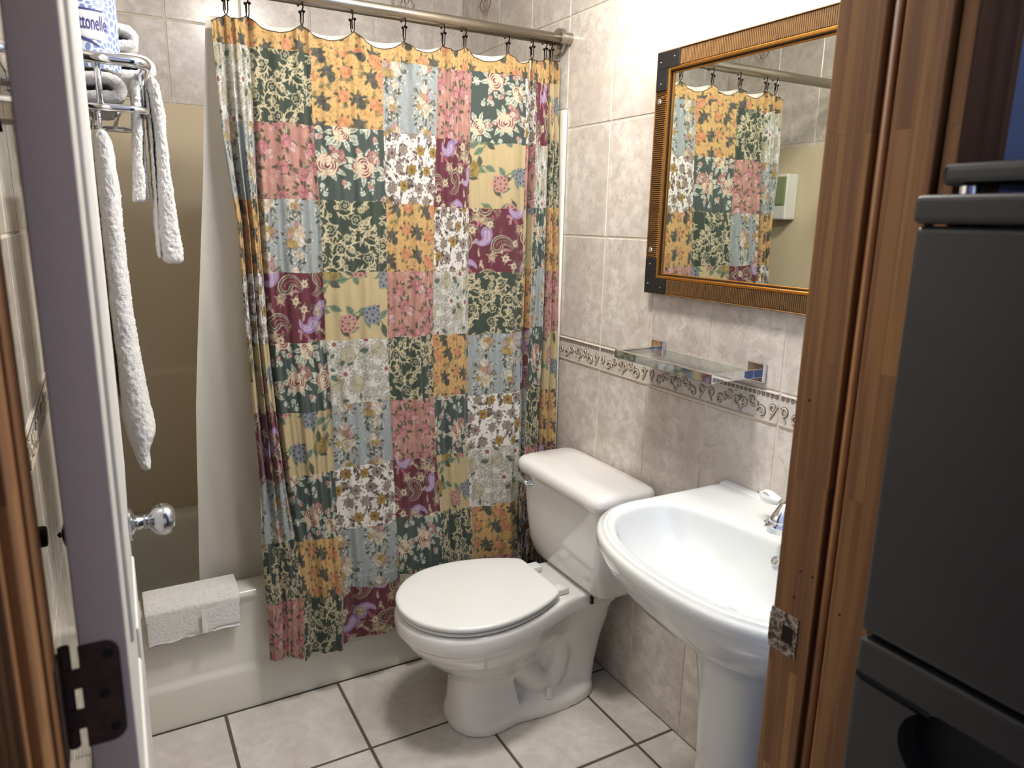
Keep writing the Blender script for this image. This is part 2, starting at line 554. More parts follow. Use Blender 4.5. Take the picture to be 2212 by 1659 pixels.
def border_tile_mesh():
    """relief border tile 0.23 x 0.079: scrolls, hearts and a twisted rope top; built facing -x, y along the wall"""
    w, h = TW - 0.004, 0.079 - 0.004
    bm = bmesh.new()
    bm_box(bm, 0.0, 0.012, -w / 2, w / 2, -h / 2, h / 2, 0.0012, 1, 0)
    # top rope band and bottom bead
    bm_box(bm, -0.0035, 0.002, -w / 2 + 0.001, w / 2 - 0.001, h / 2 - 0.004, h / 2 - 0.0005, 0.001, 1, 0)
    bm_box(bm, -0.003, 0.002, -w / 2 + 0.001, w / 2 - 0.001, -h / 2 + 0.0015, -h / 2 + 0.006, 0.0012, 1, 1)
    n = 17
    for k in range(n):
        y = -w / 2 + (k + 0.5) * w / n
        bm_box(bm, -0.0022, 0.002, y - 0.0053, y + 0.0053, h / 2 - 0.0145, h / 2 - 0.0055, 0.002, 1, 2)
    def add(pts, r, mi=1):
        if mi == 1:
            add(pts, r * 1.75, 3)  # wider flat dark ribbon underneath, shade painted as an outline
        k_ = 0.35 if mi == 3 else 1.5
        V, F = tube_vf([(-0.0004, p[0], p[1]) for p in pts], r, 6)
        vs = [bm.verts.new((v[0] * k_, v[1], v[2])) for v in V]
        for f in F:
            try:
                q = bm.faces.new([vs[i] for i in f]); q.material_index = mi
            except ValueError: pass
    def spiral(cy, cz, r0, r1, a0, a1, nn=14):
        return [(cy + (r0 + (r1 - r0) * t) * math.cos(a0 + (a1 - a0) * t), cz + (r0 + (r1 - r0) * t) * math.sin(a0 + (a1 - a0) * t)) for t in [q / (nn - 1) for q in range(nn)]]
    zc = -0.006
    for s in (-1, 1):
        # S scroll on each side of the centre
        c = s * 0.052
        up = spiral(c - s * 0.0145, zc + 0.013, 0.003, 0.0150, math.pi * (0.0 if s > 0 else 1.0), math.pi * (2.0 if s > 0 else -1.0), 16)
        dn = spiral(c + s * 0.0145, zc - 0.009, 0.003, 0.0150, math.pi * (1.0 if s > 0 else 0.0), math.pi * (3.0 if s > 0 else -2.0), 16)
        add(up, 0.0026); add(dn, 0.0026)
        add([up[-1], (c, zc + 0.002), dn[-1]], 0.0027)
        # heart half in the centre panel
        hh = spiral(s * 0.0105, zc + 0.004, 0.002, 0.0125, math.pi * (1.3 if s > 0 else -0.3), math.pi * (-0.6 if s > 0 else 1.6), 14)
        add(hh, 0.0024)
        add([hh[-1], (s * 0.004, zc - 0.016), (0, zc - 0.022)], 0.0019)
        # half hearts at the tile ends
        e = s * (w / 2 - 0.001)
        he = spiral(e - s * 0.0120, zc + 0.006, 0.002, 0.0125, math.pi * (-0.3 if s > 0 else 1.3), math.pi * (1.5 if s > 0 else -0.5), 14)
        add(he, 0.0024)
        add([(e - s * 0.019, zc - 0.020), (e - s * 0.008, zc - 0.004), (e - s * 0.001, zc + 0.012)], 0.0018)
        # frame around the centre heart
        add([(s * 0.0245, zc - 0.023), (s * 0.0245, zc + 0.022), (s * 0.012, zc + 0.023)], 0.0012, 0)
    # diamond between the heart halves
    vs = [bm.verts.new((-0.003, a, zc + b)) for a, b in ((0, 0.02), (0.0065, 0.011), (0, 0.002), (-0.0065, 0.011))]
    q = bm.faces.new(vs); q.material_index = 2
    bmesh.ops.recalc_face_normals(bm, faces=bm.faces[:])
    me = bpy.data.meshes.new('border_tile')
    bm.to_mesh(me); bm.free()
    for m in ('border_ground', 'border_scroll', 'border_dark', 'border_shadow'): me.materials.append(MAT[m])
    return me

BORDER = border_tile_mesh()

def decor_mesh():
    """diamond inlay of fine raised lines, facing -x"""
    parts = []
    D = lambda a, b: [(-0.0006, y, z) for y, z in ((0, b), (a, 0), (0, -b), (-a, 0))]
    for a, b, r in ((0.046, 0.062, 0.0016), (0.040, 0.054, 0.0011)):
        parts.append(tube_vf(D(a, b), r, 5, True))
    for s in (-1, 1):
        for t in (-1, 1):
            pts = [(-0.0006, s * (0.012 + 0.009 * math.cos(q)), t * (0.014 + 0.011 * math.sin(q))) for q in [k * 0.55 - 1.2 for k in range(11)]]
            parts.append(tube_vf(pts, 0.0014, 5))
        parts.append(tube_vf([(-0.0006, s * 0.004, -0.04), (-0.0006, s * 0.009, -0.028), (-0.0006, 0, -0.02), (-0.0006, -s * 0.012, 0.0), (-0.0006, s * 0.004, 0.036)], 0.0013, 5))
    V, F = join_vf(parts)
    me = bpy.data.meshes.new('diamond_inlay')
    me.from_pydata([tuple(v) for v in V], [], F)
    me.materials.append(MAT['decor'])
    return me

DECOR = decor_mesh()
GW = 0.0058

def tile_y(parent, x, sgn, y0, y1, z0, z1, ends=(GW / 2,) * 4):
    """wall tile on an x-facing wall; the glazed face lies at x"""
    if y1 - y0 < 0.02 or z1 - z0 < 0.02: return
    t = 0.009
    piece('wall_tile', (t, y1 - y0 - GW, z1 - z0 - GW), (x + sgn * t / 2, (y0 + y1) / 2, (z0 + z1) / 2), MAT['wall_tile'], parent, 0.0016)

# right wall
wall_right = structure(box('wall_right', 0.0022, 0.12, YD - 0.001, YB + 0.12, -0.1, CEIL, MAT['grout']))
setp(wall_right, 'marbled beige wall tiles with a scrolled relief border behind toilet and sink', 'wall')
SURR_Z = 1.764
ys = [YB] + [-k * TW for k in range(-3, 7)] + [YD]
for a, b in zip(ys[:-1], ys[1:]):
    y1, y0 = a, b
    for z0, z1 in zip(RZ[:-1], RZ[1:]):
        inshower = y0 > -0.01
        if inshower:
            z0 = max(z0, SURR_Z)
            if z1 <= SURR_Z + 0.02: continue
        if abs(z0 - 0.974) < 1e-4:
            if y1 - y0 > 0.22:
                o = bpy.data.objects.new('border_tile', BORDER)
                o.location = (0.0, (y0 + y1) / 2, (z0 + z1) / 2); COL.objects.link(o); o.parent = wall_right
            else:
                tile_y(wall_right, 0.0, 1, y0, y1, z0, z1)
            continue
        tile_y(wall_right, 0.0, 1, y0, y1, z0, z1)
for y in (0.575,):
    o = bpy.data.objects.new('diamond_inlay', DECOR); o.location = (0.0, y, 2.194); COL.objects.link(o); o.parent = wall_right

# back wall
wall_back = structure(box('wall_back', XL - 0.12, 0.12, YB + 0.0022, YB + 0.12, -0.1, CEIL, MAT['grout']))
setp(wall_back, 'tiled wall above the shower surround behind the curtain', 'wall')
xs = [0.0, -0.128] + [-0.128 - 0.2345 * k for k in range(1, 6)] + [XL]
for x1, x0 in zip(xs[:-1], xs[1:]):
    for z0, z1 in ((1.777, 2.037), (2.037, 2.363), (2.363, CEIL)):
        if x1 - x0 < 0.02: continue
        piece('wall_tile', (x1 - x0 - GW, 0.009, z1 - z0 - GW), ((x0 + x1) / 2, YB + 0.0045, (z0 + z1) / 2), MAT['wall_tile'], wall_back, 0.0016)
for k in (0, 3):
    o = bpy.data.objects.new('diamond_inlay', DECOR)
    o.location = (-0.128 - 0.2345 * (k + 0.5), YB, 2.2); o.rotation_euler = (0, 0, math.pi / 2); COL.objects.link(o); o.parent = wall_back

# left wall
wall_left = structure(box('wall_left', XL - 0.12, XL - 0.0022, YD - 0.001, YB + 0.12, -0.1, CEIL, MAT['grout']))
setp(wall_left, 'tiled wall at the hinge side behind the open door', 'wall')
ys = [YB] + [0.685 - k * TW for k in range(0, 10)] + [YD]
for y1, y0 in zip(ys[:-1], ys[1:]):
    for z0, z1 in zip(RZ[:-1], RZ[1:]):
        if y0 > -0.01 or (y0 < 0 < y1 and y1 > 0.02):
            z0 = max(z0, 1.777)
            if z1 <= 1.797: continue
        if abs(z0 - 0.974) < 1e-4 and y1 - y0 > 0.22:
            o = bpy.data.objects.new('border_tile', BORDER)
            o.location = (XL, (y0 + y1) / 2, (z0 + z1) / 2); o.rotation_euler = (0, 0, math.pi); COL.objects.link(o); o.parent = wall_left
            continue
        tile_y(wall_left, XL, -1, y0, y1, z0, z1)
o = bpy.data.objects.new('diamond_inlay', DECOR); o.location = (XL, 0.57, 2.194); o.rotation_euler = (0, 0, math.pi); COL.objects.link(o); o.parent = wall_left

# door wall with its opening, and the bathroom ceiling
TOP = 2.07
structure(setp(box('wall_front', XJR + 0.022, 0.12, YH, YD, -0.1, CEIL, MAT['blue_wall']), 'blue painted wall beside the doorway above the fridge', 'wall'))
structure(setp(box('wall_hinge_side', XL - 0.12, XJL - 0.022, YH, YD, -0.1, CEIL, MAT['blue_wall']), 'narrow wall at the hinge side of the doorway', 'wall'))
structure(setp(box('wall_header', XJL - 0.022, XJR + 0.022, YH, YD, TOP, CEIL, MAT['blue_wall']), 'wall above the bathroom doorway', 'wall'))
structure(setp(box('ceiling', XL - 0.12, 0.12, YD - 0.139, YB + 0.12, CEIL, CEIL + 0.1, MAT['white_ceiling']), 'white bathroom ceiling', 'ceiling'))

# the hallway the photograph was taken from
structure(setp(box('floor_hall', -2.6, 1.0, -4.6, YD - 0.16, -0.10, -0.006, MAT['hall_floor']), 'brown hallway floor in front of the bathroom', 'floor'))
structure(setp(box('wall_hall', 0.12, 0.24, -4.6, YH, -0.1, CEIL, MAT['blue_wall']), 'blue hallway wall behind the fridge', 'wall'))
structure(setp(box('wall_hall_left', -2.72, -2.6, -4.6, YH, -0.1, CEIL, MAT['blue_wall']), 'blue hallway wall on the far left', 'wall'))
structure(setp(box('wall_hall_front', -2.6, XL - 0.12, YH, YD, -0.1, CEIL, MAT['blue_wall']), 'blue wall left of the bathroom', 'wall'))
structure(setp(box('ceiling_hall', -2.72, 0.24, -4.6, YH, CEIL, CEIL + 0.1, MAT['white_ceiling']), 'white hallway ceiling', 'ceiling'))

# door frame: jamb boards with a groove, a hall side casing
def jamb(name, xf, s, label):
    """xf: face towards the opening, s: direction away from the opening"""
    e = structure(thing(name, label, 'door frame', (xf, (YD + YH) / 2, 0)))
    def b(nm, a0, a1, y0, y1, m, bev=0.002, z1=TOP):
        xa, xb = sorted((xf + s * a0, xf + s * a1))
        return box(nm, xa, xb, y0, y1, 0.0, z1, m, e, bev, 2)
    b('jamb_board', 0.0, 0.022, YD - 0.062, YD, MAT['pine'])
    b('groove_strip', 0.010, 0.022, YD - 0.084, YD - 0.060, MAT['pine_dark'], 0.0)
    # round bead inside the groove
    tube('bead', [(xf + s * 0.0095, YD - 0.072, 0.0), (xf + s * 0.0095, YD - 0.072, TOP)], 0.006, MAT['pine_red'], e, 10)
    b('jamb_board', 0.0, 0.022, YH + 0.002, YD - 0.083, MAT['pine'])
    xa, xb = sorted((xf + s * 0.007, xf + s * 0.093))
    box('casing', xa, xb, YH - 0.018, YH - 0.0005, 0.0, TOP + 0.08, MAT['pine_dark'] if s > 0 else MAT['pine_red'], e, 0.003, 2)
    xa, xb = sorted((xf + s * 0.0055, xf + s * 0.0095))
    box('casing_edge', xa, xb, YH - 0.0185, YH - 0.004, 0.0, TOP + 0.08, MAT['pine'], e, 0.0008, 1)
    return e

trim_r = jamb('trim_1', XJR, 1, 'honey pine door jamb with strike plate beside the fridge')
trim_l = jamb('trim_2', XJL, -1, 'reddish pine door jamb on the hinge side at the left')
structure(setp(box('trim_3', XJL, XJR, YH, YD, TOP - 0.022, TOP, MAT['pine'], None, 0.002), 'pine head jamb over the doorway', 'door frame'))
# moulding on the hall side casing at the left
for k, (dx, r) in enumerate(((0.020, 0.007), (0.042, 0.010), (0.066, 0.007))):
    tube('moulding', [(XJL - dx, YH - 0.019, 0.0), (XJL - dx, YH - 0.019, TOP)], r, MAT['pine'] if k % 2 == 0 else MAT['pine_red'], trim_l, 10)

# strike plate and nail holes on the right jamb
zs = 0.889
bm = bmesh.new()
yp0, yp1 = YD - 0.043, YD + 0.001
hz = 0.029
# plate as a frame around the latch hole
hy0, hy1, hh = YD - 0.037, YD - 0.019, 0.0125
for a in ((yp0, hy0, zs - hz, zs + hz), (hy1, yp1, zs - hz, zs + hz), (hy0, hy1, zs - hz, zs - hh), (hy0, hy1, zs + hh, zs + hz)):
    bm_box(bm, XJR - 0.0018, XJR + 0.0005, a[0], a[1], a[2], a[3])
bmesh.ops.remove_doubles(bm, verts=bm.verts[:], dist=1e-5)
sp_o = from_bm('strike_plate', bm, MAT['worn_plate'], trim_r)
sp_o['label'] = 'paint flecked metal strike plate with a latch hole'
box('latch_hole', XJR - 0.0012, XJR + 0.0006, hy0, hy1, zs - hh, zs + hh, MAT['hole'], sp_o)
lip, lf = tube_vf([(XJR - 0.0012, YD + 0.0005, zs - 0.020), (XJR - 0.0012, YD + 0.0005, zs + 0.020)], 0.0022, 8)
mk('plate_lip', lip, lf, MAT['worn_plate'], sp_o, True)
for zz in (zs - 0.0205, zs + 0.0205):
    lathe('screw', [(0, 0.0036), (0.001, 0.0036), (0.0016, 0.0022)], (XJR - 0.0014, YD - 0.026, zz), (-1, 0, 0), MAT['rust'], sp_o, 10)
for yy, zz in ((YD - 0.036, 0.985), (YD - 0.0545, 0.985), (YD - 0.0305, 0.945), (YD - 0.098, 0.955), (YD - 0.047, 0.66), (YD - 0.02, 1.21)):
    lathe('nail_hole', [(0, 0.0017), (0.0004, 0.0017)], (XJR - 0.0001, yy, zz), (-1, 0, 0), MAT['hole'], trim_r, 8)

# ------------------------------------------------------------------ door, swung into the room
door = structure(thing('door_1', 'white painted door standing open with its hinge edge towards us', 'door', (-1.341, YD, 0)))
DW, DT = 0.795, 0.0334
DX1 = CX + 0.606 * math.tan(math.radians(-0.87))
DROT = math.radians(-0.75)
def dpt(p):
    x, y, z = p
    c, s = math.cos(DROT), math.sin(DROT)
    dx, dy = x - DX1, y - YD
    return (DX1 + dx * c - dy * s, YD + dx * s + dy * c, z)
def dobj(o):
    for v in o.data.vertices: v.co = dpt(v.co)
    return o
dobj(box('door_slab', DX1 - DT, DX1, YD, YD + DW, 0.012, 2.035, MAT['door_paint'], door, 0.002, 2))
for z0, z1 in ((0.20, 0.86), (1.02, 1.86)):
    for y0, y1 in ((0.11, 0.36), (0.435, 0.685)):
        dobj(box('panel', DX1 - 0.002, DX1 + 0.004, YD + y0, YD + y1, z0, z1, MAT['door_paint'], door, 0.0035, 2))
KZ, KY = 0.897, YD + DW - 0.062
prof = [(0.0, 0.029), (0.003, 0.029), (0.006, 0.026), (0.010, 0.015), (0.014, 0.0125), (0.022, 0.0105), (0.026, 0.013), (0.029, 0.011), (0.033, 0.014),
        (0.038, 0.0215), (0.045, 0.0265), (0.054, 0.0285), (0.063, 0.0265), (0.070, 0.0205), (0.074, 0.012), (0.0755, 0.0)]
k1 = lathe('doorknob', prof, (DX1 + 0.001, KY, KZ), (1, 0, 0), MAT['satin'], door, 32); dobj(k1)
k1['label'] = 'satin chrome egg shaped doorknob'
k2 = lathe('doorknob', [(d * 0.86, r) for d, r in prof], (DX1 - DT - 0.001, KY, KZ), (-1, 0, 0), MAT['satin'], door, 32); dobj(k2)
lk = lathe('lock_button', [(0, 0.004), (0.004, 0.005), (0.008, 0.0)], (DX1 - DT - 0.064, KY, KZ), (-1, 0, 0), MAT['rubber'], door, 12); dobj(lk)
dobj(box('latch_plate', DX1 - DT + 0.005, DX1 - 0.005, YD + DW - 0.001, YD + DW + 0.0015, KZ - 0.028, KZ + 0.028, MAT['satin'], door, 0.0005))
# hinge: rounded leaf on the door edge, knuckles, leaf on the jamb
for hzc in (1.046, 0.20, 1.86):
    hi = None
    hgt = 0.089
    x0, x1, r = DX1 - DT - 0.0008, DX1 - 0.006, 0.011
    pts = [(x0, -hgt / 2), (x1 - r, -hgt / 2)] + [(x1 - r + r * math.sin(q), -hgt / 2 + r - r * math.cos(q)) for q in [k * math.pi / 12 for k in range(1, 7)]]
    pts += [(x1 - r + r * math.cos(q), hgt / 2 - r + r * math.sin(q)) for q in [k * math.pi / 12 for k in range(0, 7)]] + [(x0, hgt / 2)]
    V, F = loft([[(x, YD - 0.0004, hzc + z) for x, z in pts], [(x, YD - 0.0026, hzc + z) for x, z in pts]])
    hi = mk('hinge_leaf', V, F, MAT['rust'], door)
    hi['label'] = 'dark rusted hinge leaf with rounded corners'
    for q in range(5):
        za = hzc - hgt / 2 + q * hgt / 5
        o_ = lathe('knuckle', [(0, 0.0044), (hgt / 5 - 0.0008, 0.0044)], (XJL + 0.0048, YD + 0.0035, za), (0, 0, 1), MAT['rust'], hi, 12)
        if q % 2 == 1:
            box('knuckle_strap', XJL + 0.006, x0 + 0.001, YD - 0.0024, YD - 0.0004, za, za + hgt / 5 - 0.0008, MAT['rust'], hi)
    box('jamb_leaf', XJL - 0.0005, XJL + 0.0018, YD - 0.032, YD - 0.004, hzc - hgt / 2, hzc + hgt / 2, MAT['rust'], hi, 0.0005)
    for sz_ in (-0.032, 0.034, 0.0):
        lathe('screw', [(0, 0.0038), (0.0008, 0.0038), (0.0013, 0.002)], (DX1 - 0.014 - 0.005 * (sz_ == 0), YD - 0.0025, hzc + sz_), (0, -1, 0), MAT['rubber'], hi, 10)
# door stop on the left wall
ds = thing('door_stop', 'black rubber door stop on the left wall touching the knob', 'door stop', (XL, KY, KZ))
lathe('base', [(0, 0.020), (0.006, 0.020), (0.008, 0.018)], (XL, KY + 0.006, KZ), (1, 0, 0), MAT['rubber'], ds, 24)
lathe('bumper', [(0.007, 0.0175), (0.018, 0.0175), (0.021, 0.0155), (0.022, 0.0)], (XL, KY + 0.006, KZ), (1, 0, 0), MAT['rubber'], ds, 24)

# ------------------------------------------------------------------ bathtub and surround
tub = thing('bathtub', 'off-white alcove bathtub with a stepped apron behind the curtain', 'bathtub', ((XL) / 2, 0.38, 0))
def strip_extrude(prof, x0, x1, nseg=1):
    rings = [[(x0 + (x1 - x0) * i / nseg, y, z) for y, z in prof] for i in range(nseg + 1)]
    return loft(rings, False)
TX0, TX1 = XL + 0.001, -0.001
ap = [(-0.003, 0.0), (-0.0035, 0.118), (-0.001, 0.128), (0.005, 0.137), (0.008, 0.147), (0.008, 0.33), (0.0055, 0.343), (0.001, 0.352), (0.0005, 0.360), (0.004, 0.3675), (0.011, 0.372),
      (0.020, 0.373), (0.070, 0.373), (0.080, 0.371)]
V, F = strip_extrude(ap, TX0, TX1, 8)
o = mk('apron', V, F, MAT['tub'], tub, True)
bas = [(0.080, 0.371), (0.088, 0.364), (0.093, 0.345), (0.115, 0.16), (0.14, 0.105), (0.20, 0.085), (0.38, 0.08), (0.56, 0.085), (0.62, 0.105), (0.645, 0.16), (0.668, 0.345), (0.674, 0.364), (0.684, 0.372), (0.755, 0.373)]
V, F = strip_extrude(bas, TX0 + 0.05, TX1 - 0.05, 8)
mk('basin', V, F, MAT['tub'], tub, True)
for x0, x1 in ((TX0, TX0 + 0.075), (TX1 - 0.075, TX1)):
    box('end_rim', x0, x1, 0.078, 0.755, 0.05, 0.373, MAT['tub'], tub, 0.012, 3, True)

sur = thing('shower_surround', 'plain beige acrylic surround lining the tub alcove', 'shower surround', (XL / 2, YB - 0.01, 0.37))
def panel_profile(depths):
    return depths
# back panel with the moulded ledge line
pb = [(YB - 0.020, 0.374), (YB - 0.020, 0.868), (YB - 0.017, 0.878), (YB - 0.009, 0.888), (YB - 0.0065, 0.900), (YB - 0.0065, 1.772), (YB - 0.003, 1.776), (YB + 0.001, 1.776)]
V, F = strip_extrude(pb, XL + 0.007, -0.007, 1)
mk('back_panel', V, F, MAT['surround'], sur, True)
for nm, xw, s in (('left_panel', XL, 1), ('right_panel', 0.0, -1)):
    pl = [(0.020, 0.374), (0.020, 0.868), (0.017, 0.878), (0.009, 0.888), (0.0065, 0.900), (0.0065, 1.758), (0.003, 1.763), (-0.001, 1.763)]
    rings = [[(xw + s * d, y, z) for d, z in pl] for y in (0.012, YB - 0.006)]
    V, F = loft(rings, False)
    mk(nm, V, F, MAT['surround'], sur, True)
    xa, xb = sorted((xw - s * 0.0005, xw + s * 0.011))
    es = box('edge_strip', xa, xb, -0.002, 0.026, 0.374, 1.764, MAT['surround_edge'], sur, 0.004, 3, True)
    es['label'] = 'white vertical edge strip'

# folded bath mat over the tub rim
mat_ = thing('bath_mat', 'white terry bath mat folded over the tub rim', 'bath mat', (-1.18, 0.03, 0.37))
def mat_layer(off, zend, yend, xa, xb, nm, m):
    path = [(-0.003 - off, zend), (-0.001 - off, 0.20 + zend * 0.3), (0.001 - off, 0.345), (0.002 - off, 0.362 + off * 0.5), (0.010, 0.3745 + off), (0.03, 0.3755 + off), (0.07, 0.3755 + off), (yend, 0.374 + off)]
    pts = []
    for (a, b), (c, d) in zip(path[:-1], path[1:]):
        for t in np.linspace(0, 1, 7)[:-1]:
            pts.append((a + (c - a) * t, b + (d - b) * t))
    pts.append(path[-1])
    nx = 36
    outer = []; inner = []
    for i in range(nx + 1):
        x = xa + (xb - xa) * i / nx
        e = 0.003 * math.sin(i * 0.5) + 0.012 * (i / nx - 0.5)
        ro = []
        for j, (y, z) in enumerate(pts):
            w = 0.0016 * math.sin(x * 60 + j * 0.7)
            zz = z + (e if j < 6 else 0) * (1 - j / 7)
            ro.append((x + 0.012 * (j < 14) * (0.5 - i / nx) * 0.4, y - 0.0, zz + 0))
        outer.append(ro)
    V, F = loft(outer, False)
    o = mk(nm, V, F, m, mat_, True)
    sm = o.modifiers.new('thick', 'SOLIDIFY'); sm.thickness = 0.008; sm.offset = 0.0
    add_subsurf(o, 1)
    return o
mat_layer(0.008, 0.272, 0.083, -1.298, -1.062, 'under_layer', MAT['terry'])
mat_layer(0.0175, 0.284, 0.080, -1.300, -1.058, 'top_layer', MAT['terry'])
bd = box('woven_band', -1.162, -1.149, -0.0320, -0.0302, 0.29, 0.36, MAT['hem'], mat_, 0.0005)

# ------------------------------------------------------------------ curtain rod and hooks
ROD_Z = 1.964
rod = thing('shower_curtain_rod', 'brushed nickel double shower curtain rod on a round wall flange', 'curtain rod', (XL / 2, 0.02, ROD_Z))
tube('front_tube', [(XL + 0.02, -0.004, ROD_Z), (-0.02, -0.004, ROD_Z + 0.001)], 0.0127, MAT['nickel'], rod, 24)
tube('back_tube', [(XL + 0.02, 0.052, ROD_Z + 0.003), (-0.02, 0.052, ROD_Z + 0.003)], 0.0108, MAT['nickel'], rod, 24)
for xw, s in ((0.0, -1), (XL, 1)):
    lathe('flange', [(0.0005, 0.040), (0.012, 0.040), (0.015, 0.038), (0.016, 0.0)], (xw, 0.052, ROD_Z + 0.003), (s, 0, 0), MAT['nickel'], rod, 36)
    lathe('end_cap', [(0.0005, 0.0165), (0.016, 0.0165), (0.0165, 0.0155), (0.0175, 0.0155), (0.018, 0.0165), (0.038, 0.0165), (0.039, 0.0155), (0.040, 0.0125)], (xw, -0.004, ROD_Z + 0.003), (s, 0, 0), MAT['nickel'], rod, 28)
    xa, xb = sorted((xw + s * 0.002, xw + s * 0.012))
    box('bridge', xa, xb, -0.004, 0.052, ROD_Z - 0.009, ROD_Z + 0.015, MAT['nickel'], rod, 0.003, 2)
    lathe('screw', [(0, 0.005), (0.006, 0.005), (0.0075, 0.003)], (xw + s * 0.016, 0.034, ROD_Z - 0.016), (s, 0, 0), MAT['nickel'], rod, 12)

HOOKS = [(-0.989, 1.910), (-0.940, 1.917), (-0.805, 1.914), (-0.666, 1.915), (-0.522, 1.910), (-0.402, 1.914), (-0.336, 1.917), (-0.193, 1.916), (-0.104, 1.912), (-0.060, 1.917), (-0.036, 1.917)]
ORD = ['first', 'second', 'third', 'fourth', 'fifth', 'sixth', 'seventh', 'eighth', 'ninth', 'tenth', 'eleventh']
def hook_parts(tw):
    """wire over the back tube with a ball at the free end; a lower double prong holding curtain and liner, balls on both tips; around the origin at the tube"""
    yc, rt = 0.0, 0.0126
    wire = []
    for q in np.linspace(math.radians(215), math.radians(-25), 15):
        wire.append((0.0 + 0.002 * tw, yc - rt * math.cos(q) * -1, rt * math.sin(q)))
    # wire runs: far tip (ball) -> over the top -> front -> down
    wire = [(tw * 0.003 - 0.004, rt * math.cos(q), rt * math.sin(q)) for q in np.linspace(math.radians(-40), math.radians(190), 16)]
    wire += [(tw * 0.002, -rt * 0.95, -0.006), (0.003, -0.012, -0.018), (-0.001, -0.006, -0.030), (-0.001, -0.004, -0.050)]
    a = tube_vf(wire, 0.0018, 8)
    cr = tube_vf([(-0.0045, -0.010, -0.032), (-0.0045, -0.010, -0.050), (-0.0020, -0.008, -0.059), (0.0020, -0.006, -0.061), (0.0050, -0.005, -0.050), (0.0055, -0.006, -0.030)], 0.0015, 8)
    balls = [lathe_vf([(-0.0046 + 0.0092 * k / 8, 0.0046 * math.sin(math.pi * k / 8)) for k in range(9)], c, (0, 0, 1), 12) for c in (wire[0], (-0.0055, -0.011, -0.030), (0.0065, -0.006, -0.026))]
    return a, cr, balls
def mk_mesh(name, vf, m):
    me = bpy.data.meshes.new(name)
    me.from_pydata([tuple(v) for v in vf[0]], [], vf[1])
    me.polygons.foreach_set('use_smooth', [True] * len(me.polygons))
    me.materials.append(m)
    return me
hk_w, hk_c, hk_b = hook_parts(1.0)
HK_M = [('wire', mk_mesh('wire', hk_w, MAT['bronze'])), ('prong', mk_mesh('prong', hk_c, MAT['bronze']))] + [('ball', mk_mesh('ball', b, MAT['bronze'])) for b in hk_b]
for i, (hx, hz) in enumerate(HOOKS):
    e = thing('curtain_hook', 'dark bronze curtain hook with ball tips, %s from the left end of the curtain' % ORD[i], 'curtain hook', (hx, 0.052, ROD_Z + 0.003), 'bronze hooks along the curtain rod')
    e.rotation_euler = (0, 0, random.uniform(-0.5, 0.5) + (0.5 if i in (1, 6) else 0))
    for nm, me in HK_M:
        c = bpy.data.objects.new(nm, me); COL.objects.link(c); c.parent = e

